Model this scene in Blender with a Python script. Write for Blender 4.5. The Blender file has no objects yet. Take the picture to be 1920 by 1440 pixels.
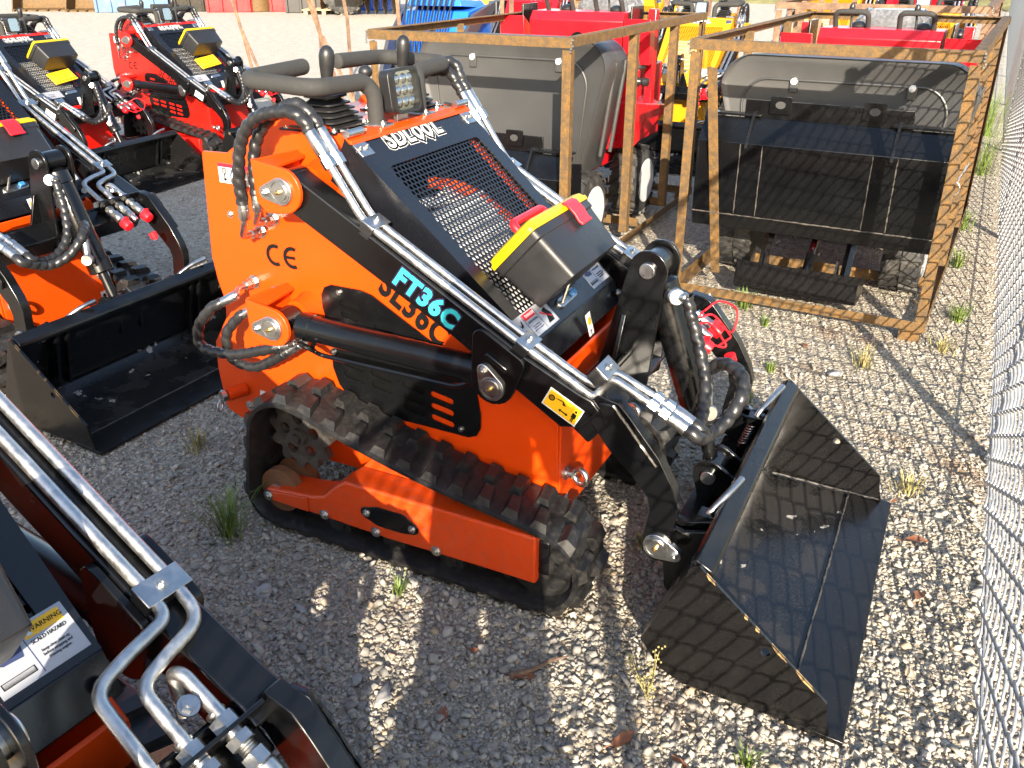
import bpy, bmesh, math, random
import numpy as np
from mathutils import Vector, Matrix

rnd = random.Random(7)
R = math.radians
scene = bpy.context.scene
col = scene.collection

# ------------------------------------------------------------------ camera
cam_d = bpy.data.cameras.new('camera')
cam = bpy.data.objects.new('camera', cam_d)
col.objects.link(cam)
cam.location = (1.1253, -1.9965, 1.4985)
cam.rotation_euler = (R(90 - 25.972), 0, R(26.56))
cam_d.sensor_width = 36
cam_d.sensor_fit = 'HORIZONTAL'
cam_d.lens = 36 * 1650 / 1920
cam_d.clip_start = 0.02
cam_d.clip_end = 2000
scene.camera = cam

# ------------------------------------------------------------------ sky, sun, exposure
SUN_EL = R(22.0)
sd = Vector((0.458, -0.889, 0)).normalized()
to_sun = Vector((sd.x * math.cos(SUN_EL), sd.y * math.cos(SUN_EL), math.sin(SUN_EL)))
world = bpy.data.worlds.new('World')
scene.world = world
world.use_nodes = True
wn = world.node_tree
bgn = wn.nodes['Background']
sky = wn.nodes.new('ShaderNodeTexSky')
sky.sky_type = 'NISHITA'
sky.sun_disc = False
sky.sun_elevation = SUN_EL
sky.sun_rotation = math.atan2(sd.x, sd.y)
sky.air_density = 1.0
sky.dust_density = 1.6
sky.ozone_density = 0.6
wn.links.new(sky.outputs[0], bgn.inputs[0])
bgn.inputs[1].default_value = 0.125
sun_d = bpy.data.lights.new('sun', 'SUN')
sun_d.energy = 5.0
sun_d.angle = R(0.4)
sun_d.color = (1.0, 0.88, 0.71)
sun = bpy.data.objects.new('sun', sun_d)
col.objects.link(sun)
sun.rotation_euler = to_sun.to_track_quat('Z', 'Y').to_euler()
scene.view_settings.view_transform = 'Standard'
scene.view_settings.look = 'None'
scene.view_settings.gamma = 1.0
scene.view_settings.use_curve_mapping = False
scene.view_settings.exposure = 1.75
scene.render.engine = 'CYCLES'
scene.cycles.max_bounces = 6
scene.cycles.transparent_max_bounces = 8
scene.cycles.use_denoising = True

# ------------------------------------------------------------------ materials
def nd(nt, t, **k):
    n = nt.nodes.new(t)
    for a, b in k.items():
        setattr(n, a, b)
    return n

def mixc(nt, blend='MIX'):
    n = nt.nodes.new('ShaderNodeMix')
    n.data_type = 'RGBA'
    n.blend_type = blend
    return n            # inputs[0]=fac, [6]=A, [7]=B ; outputs[2]

def mat(name, c, rough=0.45, metal=0.0, var=0.12, vs=9.0, bump=0.0, bs=90.0, dust=None, coat=0.0, spec=0.5, alpha=None):
    m = bpy.data.materials.new(name)
    m.use_nodes = True
    nt = m.node_tree
    p = nt.nodes['Principled BSDF']
    p.inputs['Metallic'].default_value = metal
    p.inputs['Specular IOR Level'].default_value = spec
    p.inputs['Coat Weight'].default_value = coat
    p.inputs['Coat Roughness'].default_value = 0.12
    tc = nd(nt, 'ShaderNodeTexCoord')
    n1 = nd(nt, 'ShaderNodeTexNoise')
    n1.inputs['Scale'].default_value = vs
    n1.inputs['Detail'].default_value = 5
    n1.inputs['Roughness'].default_value = 0.65
    nt.links.new(tc.outputs['Object'], n1.inputs['Vector'])
    mr = nd(nt, 'ShaderNodeMapRange')
    mr.inputs[1].default_value = 0.3
    mr.inputs[2].default_value = 0.7
    mr.inputs[3].default_value = 1 - var
    mr.inputs[4].default_value = 1 + var * 0.6
    nt.links.new(n1.outputs[0], mr.inputs[0])
    mx = mixc(nt, 'MULTIPLY')
    mx.inputs[0].default_value = 1
    mx.inputs[6].default_value = (*c, 1)
    nt.links.new(mr.outputs[0], mx.inputs[7])
    out = mx.outputs[2]
    rr = nd(nt, 'ShaderNodeMapRange')
    rr.inputs[1].default_value = 0.3
    rr.inputs[2].default_value = 0.7
    rr.inputs[3].default_value = max(0.03, rough * 0.8)
    rr.inputs[4].default_value = min(1, rough * 1.25)
    nt.links.new(n1.outputs[0], rr.inputs[0])
    rout = rr.outputs[0]
    if dust:
        dc, amt, ds = dust
        n2 = nd(nt, 'ShaderNodeTexNoise')
        n2.inputs['Scale'].default_value = ds
        n2.inputs['Detail'].default_value = 8
        n2.inputs['Roughness'].default_value = 0.7
        nt.links.new(tc.outputs['Object'], n2.inputs['Vector'])
        r2 = nd(nt, 'ShaderNodeMapRange')
        r2.inputs[1].default_value = 0.48
        r2.inputs[2].default_value = 0.75
        r2.inputs[3].default_value = 0.0
        r2.inputs[4].default_value = amt
        nt.links.new(n2.outputs[0], r2.inputs[0])
        m2 = mixc(nt)
        m2.inputs[7].default_value = (*dc, 1)
        nt.links.new(out, m2.inputs[6])
        nt.links.new(r2.outputs[0], m2.inputs[0])
        out = m2.outputs[2]
        r3 = nd(nt, 'ShaderNodeMath', operation='MULTIPLY_ADD')
        r3.inputs[1].default_value = 0.6
        nt.links.new(r2.outputs[0], r3.inputs[0])
        nt.links.new(rout, r3.inputs[2])
        rout = r3.outputs[0]
    nt.links.new(out, p.inputs['Base Color'])
    nt.links.new(rout, p.inputs['Roughness'])
    if bump:
        n3 = nd(nt, 'ShaderNodeTexNoise')
        n3.inputs['Scale'].default_value = bs
        n3.inputs['Detail'].default_value = 4
        nt.links.new(tc.outputs['Object'], n3.inputs['Vector'])
        b = nd(nt, 'ShaderNodeBump')
        b.inputs['Strength'].default_value = bump
        b.inputs['Distance'].default_value = 0.003
        nt.links.new(n3.outputs[0], b.inputs['Height'])
        nt.links.new(b.outputs[0], p.inputs['Normal'])
    return m

def rust_mat(name, cols, scale=14):
    m = bpy.data.materials.new(name)
    m.use_nodes = True
    nt = m.node_tree
    p = nt.nodes['Principled BSDF']
    tc = nd(nt, 'ShaderNodeTexCoord')
    n = nd(nt, 'ShaderNodeTexNoise')
    n.inputs['Scale'].default_value = scale
    n.inputs['Detail'].default_value = 9
    n.inputs['Roughness'].default_value = 0.72
    nt.links.new(tc.outputs['Object'], n.inputs['Vector'])
    r = nd(nt, 'ShaderNodeValToRGB')
    e = r.color_ramp.elements
    pos = [0.30, 0.46, 0.58, 0.72]
    e[0].position = pos[0]; e[0].color = (*cols[0], 1)
    e[1].position = pos[3]; e[1].color = (*cols[3], 1)
    for k in (1, 2):
        x = e.new(pos[k]); x.color = (*cols[k], 1)
    nt.links.new(n.outputs[0], r.inputs[0])
    # streaks along the bar
    n2 = nd(nt, 'ShaderNodeTexNoise')
    n2.inputs['Scale'].default_value = 150
    n2.inputs['Detail'].default_value = 6
    nt.links.new(tc.outputs['Object'], n2.inputs['Vector'])
    mr = nd(nt, 'ShaderNodeMapRange')
    mr.inputs[1].default_value = 0.3; mr.inputs[2].default_value = 0.75
    mr.inputs[3].default_value = 0.7; mr.inputs[4].default_value = 1.25
    nt.links.new(n2.outputs[0], mr.inputs[0])
    mx = mixc(nt, 'MULTIPLY'); mx.inputs[0].default_value = 1
    nt.links.new(r.outputs[0], mx.inputs[6]); nt.links.new(mr.outputs[0], mx.inputs[7])
    nt.links.new(mx.outputs[2], p.inputs['Base Color'])
    p.inputs['Roughness'].default_value = 0.75
    b = nd(nt, 'ShaderNodeBump'); b.inputs['Strength'].default_value = 0.5; b.inputs['Distance'].default_value = 0.002
    nt.links.new(n2.outputs[0], b.inputs['Height']); nt.links.new(b.outputs[0], p.inputs['Normal'])
    return m

DUST = (0.30, 0.26, 0.21)
orange = mat('orange_paint', (0.60, 0.050, 0.0012), 0.36, var=0.05, vs=5, bump=0.03, bs=40, coat=0.08, spec=0.3, dust=((0.45,0.10,0.04), 0.06, 160))
orange_worn = mat('orange_paint_worn', (0.58, 0.05, 0.002), 0.42, var=0.08, vs=6, bump=0.05, bs=60, dust=((0.20, 0.10, 0.06), 0.35, 34))
red = mat('red_paint', (0.50, 0.008, 0.004), 0.33, var=0.05, vs=5, coat=0.25)
red_m = mat('red_machine_paint', (0.46, 0.006, 0.012), 0.3, var=0.05, vs=5, coat=0.3)
yellow_m = mat('yellow_machine_paint', (0.52, 0.23, 0.004), 0.35, var=0.06, vs=5, coat=0.2)
blue_m = mat('blue_machine_paint', (0.012, 0.13, 0.60), 0.32, var=0.06, vs=5, coat=0.2)
black = mat('black_gloss_paint', (0.0035, 0.0037, 0.0042), 0.24, var=0.2, vs=12, bump=0.03, bs=30, coat=0.1, spec=0.42)
black_worn = mat('black_bucket_paint', (0.0045, 0.0045, 0.005), 0.23, var=0.2, vs=14, bump=0.03, bs=40, dust=((0.30, 0.26, 0.2), 0.05, 230), spec=0.5)
hoodm = mat('black_satin_hood', (0.005, 0.0056, 0.008), 0.27, var=0.12, vs=10, bump=0.012, bs=25, spec=0.5)
zinc = mat('zinc_plated_steel', (0.52, 0.52, 0.51), 0.32, metal=1.0, var=0.18, vs=40, bump=0.04, bs=120)
pipe = mat('galvanised_pipe', (0.56, 0.56, 0.55), 0.42, metal=1.0, var=0.22, vs=60, bump=0.06, bs=160)
brass = mat('brass', (0.70, 0.46, 0.14), 0.3, metal=1.0)
chrome = mat('chrome_rod', (0.8, 0.8, 0.8), 0.1, metal=1.0, var=0.05)
cast = mat('dusty_cast_steel', (0.055, 0.05, 0.045), 0.6, metal=0.4, var=0.4, vs=25, bump=0.2, dust=((0.28, 0.24, 0.19), 0.35, 30))
rubber = mat('track_rubber', (0.011, 0.011, 0.0115), 0.40, var=0.3, vs=20, bump=0.10, bs=110, dust=((0.20, 0.175, 0.14), 0.13, 60))
tyre = mat('tyre_rubber', (0.020, 0.020, 0.020), 0.55, var=0.3, vs=20, bump=0.1, dust=((0.22, 0.2, 0.17), 0.4, 12))
hosem = mat('hose_guard_plastic', (0.016, 0.016, 0.017), 0.33, var=0.2, vs=30, bump=0.05)
foam = mat('foam_grip', (0.024, 0.024, 0.023), 0.85, var=0.15, vs=60, bump=0.35, bs=420)
plastic = mat('black_plastic', (0.013, 0.013, 0.014), 0.40, var=0.12, vs=14, bump=0.12, bs=500)
bedm = mat('black_bed_plastic', (0.040, 0.040, 0.040), 0.44, var=0.08, vs=3, bump=0.03, bs=260, dust=(DUST, 0.02, 120))
yplastic = mat('yellow_plastic', (0.55, 0.37, 0.002), 0.4, var=0.05)
rplastic = mat('red_plastic', (0.75, 0.012, 0.02), 0.35, var=0.06)
white = mat('white_print', (0.62, 0.62, 0.61), 0.45, var=0.04)
silver_label = mat('silver_label', (0.36, 0.37, 0.40), 0.35, metal=0.3, var=0.05)
ink = mat('black_print', (0.003, 0.003, 0.003), 0.55, var=0.02, spec=0.25)
inkblue = mat('navy_print', (0.02, 0.03, 0.09), 0.5, var=0.02)
redprint = mat('red_print', (0.55, 0.01, 0.025), 0.4, var=0.03)
yelprint = mat('yellow_print', (0.85, 0.45, 0.01), 0.4, var=0.03)
teal = mat('teal_print', (0.03, 0.42, 0.46), 0.35, var=0.35, vs=22)
rimm = mat('white_wheel_rim', (0.46, 0.47, 0.48), 0.4, var=0.06)
dark = mat('shade_and_rim_black', (0.002, 0.002, 0.002), 0.8, spec=0.1)  # near-black colour standing in for shade in hollows; also on the tractor rims
alu = mat('cast_aluminium', (0.70, 0.70, 0.69), 0.45, metal=0.15, var=0.3, vs=25, bump=0.15)
dirt_brown = mat('rusty_roller', (0.16, 0.07, 0.03), 0.8, var=0.4, vs=30, bump=0.3)
rust = rust_mat('rusty_steel', [(0.048, 0.031, 0.016), (0.085, 0.050, 0.018), (0.135, 0.068, 0.014), (0.185, 0.095, 0.018)], 30)
rust_d = rust_mat('dark_rusty_steel', [(0.06, 0.04, 0.03), (0.13, 0.075, 0.045), (0.22, 0.125, 0.07), (0.30, 0.2, 0.13)], 9)
galv = mat('galvanised_wire', (0.36, 0.37, 0.385), 0.42, metal=0.6, var=0.15, vs=30)
skin = mat('skin', (0.55, 0.33, 0.24), 0.5)
cloth = mat('dark_jacket', (0.03, 0.035, 0.05), 0.85, bump=0.2, bs=200)
denim = mat('denim', (0.05, 0.07, 0.13), 0.85, bump=0.2, bs=300)

# ------------------------------------------------------------------ mesh helpers
class MB:
    def __init__(s, T=None):
        s.v = []; s.f = []; s.T = T
    def add(s, vs, fs):
        o = len(s.v)
        if s.T is not None:
            vs = [s.T @ Vector(p) for p in vs]
        s.v += [tuple(p) for p in vs]
        s.f += [tuple(i + o for i in f) for f in fs]
        return s
    def box(s, c, size, rot=None):
        x, y, z = [d / 2 for d in size]
        vs = [Vector(p) for p in ((-x,-y,-z),(x,-y,-z),(x,y,-z),(-x,y,-z),(-x,-y,z),(x,-y,z),(x,y,z),(-x,y,z))]
        if rot is not None:
            vs = [rot @ p for p in vs]
        c = Vector(c)
        return s.add([p + c for p in vs], [(0,3,2,1),(4,5,6,7),(0,1,5,4),(1,2,6,5),(2,3,7,6),(3,0,4,7)])
    def prism(s, pts, a, b, axis='y'):
        n = len(pts)
        def P(u, w, t):
            return {'y': (u, t, w), 'x': (t, u, w), 'z': (u, w, t)}[axis]
        vs = [P(u, w, a) for u, w in pts] + [P(u, w, b) for u, w in pts]
        fs = [tuple(range(n)), tuple(range(2*n-1, n-1, -1))]
        fs += [(i, (i+1) % n, n+(i+1) % n, n+i) for i in range(n)]
        return s.add(vs, fs)
    def tube(s, path, r, n=10, caps=True, closed=False):
        path = [Vector(p) for p in path]
        m = len(path)
        rs = r if isinstance(r, (list, tuple)) else [r]*m
        tang = []
        for i in range(m):
            a = path[(i-1) % m] if (closed or i > 0) else path[i]
            b = path[(i+1) % m] if (closed or i < m-1) else path[i]
            t = b - a
            tang.append(t.normalized() if t.length > 1e-9 else Vector((0,0,1)))
        up = Vector((0,0,1)) if abs(tang[0].z) < 0.9 else Vector((1,0,0))
        u = tang[0].cross(up).normalized()
        vs = []; fs = []
        for i in range(m):
            t = tang[i]
            u = (u - t * u.dot(t))
            u = u.normalized() if u.length > 1e-6 else t.orthogonal().normalized()
            w = t.cross(u)
            for k in range(n):
                a = 2*math.pi*k/n
                vs.append(path[i] + (u*math.cos(a) + w*math.sin(a))*rs[i])
        for i in range(m if closed else m-1):
            for k in range(n):
                j = (i+1) % m
                fs.append((i*n+k, i*n+(k+1) % n, j*n+(k+1) % n, j*n+k))
        if caps and not closed:
            fs.append(tuple(range(n-1, -1, -1)))
            fs.append(tuple((m-1)*n+k for k in range(n)))
        return s.add(vs, fs)
    def cyl(s, p0, p1, r, n=16, r2=None):
        return s.tube([p0, p1], [r, r if r2 is None else r2], n)
    def lathe(s, p0, axis, prof, n=24):
        # prof: list of (distance along axis, radius)
        p0 = Vector(p0); a = Vector(axis).normalized()
        return s.tube([p0 + a*d for d, r in prof], [max(r, 1e-4) for d, r in prof], n)
    def hexnut(s, p0, p1, r):
        return s.tube([p0, p1], r, 6)
    def torus(s, c, nrm, R_, r, n=24, k=8):
        nrm = Vector(nrm).normalized(); u = nrm.orthogonal().normalized(); w = nrm.cross(u); c = Vector(c)
        return s.tube([c + (u*math.cos(2*math.pi*i/n) + w*math.sin(2*math.pi*i/n))*R_ for i in range(n)], r, k, closed=True)
    def sphere(s, c, r, n=12, sc=(1,1,1)):
        c = Vector(c); m = n//2
        vs = []; fs = []
        for i in range(m+1):
            t = math.pi*i/m
            for k in range(n):
                a = 2*math.pi*k/n
                vs.append((c.x+r*sc[0]*math.sin(t)*math.cos(a), c.y+r*sc[1]*math.sin(t)*math.sin(a), c.z+r*sc[2]*math.cos(t)))
        for i in range(m):
            for k in range(n):
                fs.append((i*n+k, i*n+(k+1) % n, (i+1)*n+(k+1) % n, (i+1)*n+k))
        return s.add(vs, fs)

def build(name, mb, material, parent=None, bev=0.0, sharp=38, seg=2):
    me = bpy.data.meshes.new(name)
    me.from_pydata(mb.v, [], mb.f)
    bm = bmesh.new(); bm.from_mesh(me)
    bmesh.ops.remove_doubles(bm, verts=bm.verts, dist=1e-6)
    bmesh.ops.recalc_face_normals(bm, faces=bm.faces)
    bm.to_mesh(me); bm.free()
    return finish(name, me, material, parent, bev, sharp, seg)

def finish(name, me, material, parent=None, bev=0.0, sharp=38, seg=2):
    me.polygons.foreach_set('use_smooth', [True]*len(me.polygons))
    me.set_sharp_from_angle(angle=R(sharp))
    me.materials.clear()
    me.materials.append(material)
    o = bpy.data.objects.new(name, me)
    col.objects.link(o)
    if parent is not None:
        o.parent = parent
    if bev:
        b = o.modifiers.new('bevel', 'BEVEL')
        b.width = bev; b.segments = seg; b.limit_method = 'ANGLE'; b.angle_limit = R(40)
    return o

def thing(name, label, cat, loc=(0,0,0), rz=0.0, group=None, scale=1.0):
    o = bpy.data.objects.new(name, None)
    o.empty_display_size = 0.1
    col.objects.link(o)
    o.location = loc; o.rotation_euler = (0, 0, rz); o.scale = (scale,)*3
    tag(o, label, cat, group)
    return o

def tag(o, label=None, cat=None, group=None, kind=None):
    if label: o['label'] = label
    if cat: o['category'] = cat
    if group: o['group'] = group
    if kind: o['kind'] = kind
    return o

def plate_curve(outer, holes, thick, M):
    """flat plate with real holes: 2D curve -> mesh, then moved by matrix M"""
    cu = bpy.data.curves.new('tmp', 'CURVE')
    cu.dimensions = '2D'; cu.fill_mode = 'BOTH'; cu.extrude = thick/2
    for pts in [outer] + list(holes):
        sp = cu.splines.new('POLY')
        sp.points.add(len(pts)-1)
        for q, (u, v) in zip(sp.points, pts):
            q.co = (u, v, 0, 1)
        sp.use_cyclic_u = True
    ob = bpy.data.objects.new('tmp', cu)
    col.objects.link(ob)
    me = bpy.data.meshes.new_from_object(ob)
    bpy.data.objects.remove(ob); bpy.data.curves.remove(cu)
    me.transform(M)
    return me

def text_mesh(s, size, M, extrude=0.0004, bold=0.0, shear=0.0, xs=1.0, spacing=1.0, align='CENTER'):
    cu = bpy.data.curves.new('tmp', 'FONT')
    cu.body = s; cu.size = size; cu.extrude = extrude; cu.offset = bold*size; cu.shear = shear
    cu.align_x = align; cu.align_y = 'CENTER'; cu.space_character = spacing
    cu.resolution_u = 3
    ob = bpy.data.objects.new('tmp', cu)
    col.objects.link(ob)
    me = bpy.data.meshes.new_from_object(ob)
    bpy.data.objects.remove(ob); bpy.data.curves.remove(cu)
    me.transform(M @ Matrix.Diagonal((xs, 1, 1, 1)))
    return me

def frame(o, x, y):
    x = Vector(x).normalized(); y = Vector(y); y = (y - x*y.dot(x)).normalized(); z = x.cross(y); o = Vector(o)
    return Matrix(((x.x, y.x, z.x, o.x), (x.y, y.y, z.y, o.y), (x.z, y.z, z.z, o.z), (0,0,0,1)))

def lettering(s, size, M, material, parent, dz=0.0012, **k):
    return finish('lettering', text_mesh(s, size, M @ Matrix.Translation((0,0,dz)), **k), material, parent)

def sticker(parent, M, w, h, material, items, name='sticker', lift=0.0006):
    mb = MB(M); mb.box((0,0,lift), (w, h, 0.0008))
    st = build(name, mb, material, parent)
    for it in items:
        if it[0] == 'rect':
            _, x, y, ww, hh, mm = it
            b = MB(M); b.box((x, y, lift+0.0006), (ww, hh, 0.0006)); build('printed_band', b, mm, st)
        elif it[0] == 'poly':
            _, pts, mm = it
            b = MB(M); b.prism(pts, lift+0.0006, lift+0.0012, 'z'); build('pictogram', b, mm, st)
        else:
            _, x, y, size, s, mm = it[:6]
            k = it[6] if len(it) > 6 else {}
            finish('lettering', text_mesh(s, size, M @ Matrix.Translation((x, y, lift+0.0014)), extrude=0.0002, **k), mm, st)
    return st

def circ(c, r, n=20, a0=0, a1=360):
    if abs(a1-a0) >= 360:
        return [(c[0]+r*math.cos(R(a0)+2*math.pi*i/n), c[1]+r*math.sin(R(a0)+2*math.pi*i/n)) for i in range(n)]
    return [(c[0]+r*math.cos(R(a0+(a1-a0)*i/n)), c[1]+r*math.sin(R(a0+(a1-a0)*i/n))) for i in range(n+1)]

def hull(pts):
    pts = sorted(set((round(a,6), round(b,6)) for a, b in pts))
    def half(ps):
        h = []
        for p in ps:
            while len(h) >= 2 and (h[-1][0]-h[-2][0])*(p[1]-h[-2][1]) - (h[-1][1]-h[-2][1])*(p[0]-h[-2][0]) <= 0:
                h.pop()
            h.append(p)
        return h
    a = half(pts); b = half(pts[::-1])
    return a[:-1] + b[:-1]

def slot(c, w, h, ang=0, n=6):
    a = w/2 - h/2; r = h/2
    p = circ((a,0), r, n, -90, 90) + circ((-a,0), r, n, 90, 270)
    ca, sa = math.cos(R(ang)), math.sin(R(ang))
    return [(c[0]+x*ca-y*sa, c[1]+x*sa+y*ca) for x, y in p]

def rrect(c, w, h, r, n=5):
    p = []
    for (sx, sy, a) in ((1,1,0),(-1,1,90),(-1,-1,180),(1,-1,270)):
        p += circ((c[0]+sx*(w/2-r), c[1]+sy*(h/2-r)), r, n, a, a+90)
    return p

def rounded(path, rad, n=6):
    """polyline with filleted corners"""
    P = [Vector(p) for p in path]
    out = [P[0]]
    for i in range(1, len(P)-1):
        a, b, c = P[i-1], P[i], P[i+1]
        d1 = (a-b); d2 = (c-b)
        k = min(rad, d1.length*0.49, d2.length*0.49)
        p, q = b + d1.normalized()*k, b + d2.normalized()*k
        for t in range(n+1):
            t /= n
            out.append(p*(1-t)**2 + b*2*t*(1-t) + q*t*t)
    out.append(P[-1])
    return out

def spline(pts, step=0.006):
    P = [Vector(p) for p in pts]
    P = [P[0]*2-P[1]] + P + [P[-1]*2-P[-2]]
    dense = []
    for i in range(1, len(P)-2):
        p0, p1, p2, p3 = P[i-1:i+3]
        n = max(4, int((p2-p1).length/0.004))
        for k in range(n):
            t = k/n
            dense.append(0.5*((2*p1)+(p2-p0)*t+(2*p0-5*p1+4*p2-p3)*t*t+(3*p1-p0-3*p2+p3)*t**3))
    dense.append(P[-2])
    out = [dense[0]]; acc = 0
    for a, b in zip(dense, dense[1:]):
        acc += (b-a).length
        if acc >= step:
            out.append(b); acc = 0
    return out

def wrapped_hose(mb, pts, r, pitch=0.022, n=12):
    """hose in a spiral guard: a helical bulge around the hose"""
    path = spline(pts, pitch/7)
    m = len(path)
    tang = [(path[min(i+1, m-1)] - path[max(i-1, 0)]).normalized() for i in range(m)]
    u = tang[0].orthogonal().normalized()
    vs = []; fs = []
    for i in range(m):
        t = tang[i]; u = (u - t*u.dot(t)).normalized(); w = t.cross(u)
        for k in range(n):
            a = 2*math.pi*k/n
            ph = (i/7.0 + k/n) % 1.0
            rr = r*(0.76 + 0.30*math.sin(math.pi*ph)**0.55)
            vs.append(path[i] + (u*math.cos(a)+w*math.sin(a))*rr)
    for i in range(m-1):
        for k in range(n):
            fs.append((i*n+k, i*n+(k+1) % n, (i+1)*n+(k+1) % n, (i+1)*n+k))
    fs.append(tuple(range(n-1,-1,-1))); fs.append(tuple((m-1)*n+k for k in range(n)))
    return mb.add(vs, fs)

def copy_tree(o, parent=None, swap=None, skip=()):
    c = o.copy()
    col.objects.link(c)
    c.parent = parent
    if swap and o.type == 'MESH':
        for i, sl in enumerate(o.material_slots):
            if sl.material and sl.material.name in swap:
                c.material_slots[i].link = 'OBJECT'
                c.material_slots[i].material = swap[sl.material.name]
    for ch in KIDS.get(o.name, ()):
        if ch.name.split('.')[0] in skip:
            continue
        copy_tree(ch, c, swap, skip)
    return c

KIDS = {}
def index_kids():
    KIDS.clear()
    for o in bpy.data.objects:
        if o.parent is not None:
            KIDS.setdefault(o.parent.name, []).append(o)

# ------------------------------------------------------------------ compact track loader
HP = Vector((-0.17, 0, 1.109)); HM = Vector((0.742, 0, -0.670)).normalized(); HN = Vector((0.670, 0, 0.742)).normalized()
YV = Vector((0, 1, 0))
def hood_pt(v, y, d=0.0):
    return HP + HM*v + YV*y + HN*d

def bolt(parent, p, axis, r=0.009, h=0.007, material=None, name='bolt'):
    a = Vector(axis).normalized(); p = Vector(p)
    mb = MB()
    mb.cyl(p - a*0.002, p + a*0.0018, r*1.45, 14)
    mb.hexnut(p + a*0.0018, p + a*h, r)
    mb.cyl(p + a*h, p + a*(h+0.003), r*0.5, 10)
    return build(name, mb, material or zinc, parent)

def keeper(parent, c, axis, d, long=0.042, r=0.03):
    """teardrop zinc pin keeper with grease nipple; d = in-plane direction to its bolt"""
    a = Vector(axis).normalized(); d = Vector(d).normalized(); w = a.cross(d); c = Vector(c)
    pts = hull(circ((0,0), r, 24) + circ((long, 0), r*0.5, 16))
    M = frame(c, d, w)
    mb = MB(M)
    mb.prism(pts, -0.012 if True else 0, 0.006, 'z')
    pin = build('pin_keeper', mb, zinc, parent, bev=0.0015)
    mb = MB(M); mb.prism(circ((0,0), r*0.62, 24), 0.006, 0.010, 'z'); mb.torus((0,0,0.006), (0,0,1), r*0.8, 0.0022, 24, 6)
    build('pin_head', mb, zinc, pin)
    mb = MB(M); mb.cyl((0,0,0.009), (0,0,0.017), 0.0055, 8); mb.sphere((0,0,0.018), 0.0045, 8)
    build('grease_nipple', mb, brass, pin)
    bolt(pin, c + d*long + a*0.006, a, 0.0085, 0.008)
    return pin

def fitting(parent, p, d, elbow=None, r=0.011, name='fitting'):
    """bulkhead nut, collar and optional 90 degree elbow"""
    p = Vector(p); d = Vector(d).normalized()
    mb = MB()
    mb.cyl(p, p + d*0.006, r*1.9, 18)
    mb.hexnut(p + d*0.006, p + d*0.022, r*1.45)
    mb.hexnut(p + d*0.024, p + d*0.040, r*1.25)
    if elbow is not None:
        e = Vector(elbow).normalized()
        q = p + d*0.05
        mb.tube(rounded([p + d*0.036, q + d*0.012, q + d*0.012 + e*0.035], 0.02), r*0.78, 12)
    return build(name, mb, zinc, parent)

def ferrule(parent, p0, p1, r=0.0155, name='ferrule'):
    p0 = Vector(p0); p1 = Vector(p1); a = (p1-p0).normalized(); L = (p1-p0).length
    mb = MB()
    mb.lathe(p0, a, [(0, r*0.92), (L*0.05, r), (L*0.5, r), (L*0.52, r*0.95), (L*0.9, r*0.95), (L, r*0.8)], 18)
    return build(name, mb, zinc, parent, sharp=25)

def hex_mesh(w, h, pitch, bar, thick):
    """perforated sheet: hexagonal holes, each cell a ring of quads"""
    vs = []; fs = []
    ro = pitch/math.sqrt(3); ri = ro - bar/math.sqrt(3)*1.0
    ny = int(w/pitch)+1; nv = int(h/(ro*1.5))+1
    for j in range(nv+1):
        for i in range(ny+1):
            cx = -w/2 + i*pitch + (pitch/2 if j % 2 else 0); cy = -j*ro*1.5
            if cx > w/2 + pitch*0.4: continue
            o = len(vs)
            for rr, zz in ((ro, 0), (ri, 0), (ri, -thick), (ro, -thick)):
                for k in range(6):
                    a = math.pi/6 + math.pi/3*k
                    vs.append((cx+rr*math.cos(a), cy+rr*math.sin(a), zz))
            for k in range(6):
                k2 = (k+1) % 6
                for a, b in ((0,1),(1,2)):
                    fs.append((o+a*6+k, o+a*6+k2, o+b*6+k2, o+b*6+k))
    return vs, fs

LOADER_OPT = {}

def logo_layers(par, s, M, size, layers, **k):
    """one word as stacked silhouettes, widest at the bottom: (offset, lift, material, name)"""
    p = par
    for bold, lift, mm, nm in layers:
        me = text_mesh(s, size, M @ Matrix.Translation((0, 0, lift)), extrude=0.0002, bold=bold, **k)
        o = finish(nm, me, mm, p)
        if p is par: p = o
    return p

def sdl_logo(root, M, sc=1.0):
    lay = [(0.115, 0.0006, white, 'logo_outline'), (0.095, 0.0012, ink, 'logo_backing'), (0.022, 0.0020, white, 'lettering')]
    first = None
    for ch, x in (('S', -0.108), ('D', -0.064), ('L', -0.020), ('L', 0.118)):
        o = logo_layers(first or root, ch, M @ Matrix.Translation((x*sc, 0, 0)), 0.076*sc, lay if first is None else lay, shear=0.10, xs=0.92)
        first = first or o
    for x in (0.026*sc, 0.072*sc):
        for grow, lift, mm, nm in ((1.42, 0.0006, white, 'logo_outline'), (1.34, 0.0012, ink, 'logo_backing'), (1.0, 0.0020, white, 'gear_letter')):
            outer = []
            for k in range(40):
                a = 2*math.pi*k/40
                rr = 0.0225*sc*grow*(1.0 + (0.16 if k % 10 in (0, 1) else 0.0))
                outer.append((x + rr*0.84*math.cos(a)+0.1*rr*math.sin(a), rr*1.10*math.sin(a)))
            hol = [[(x+0.0085*sc*math.cos(-2*math.pi*k/14), 0.0135*sc*math.sin(-2*math.pi*k/14)) for k in range(14)]] if nm == 'gear_letter' else []
            finish(nm, plate_curve(outer, hol, 0.0004, M @ Matrix.Translation((0,0,lift))), mm, first)
    return first

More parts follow.
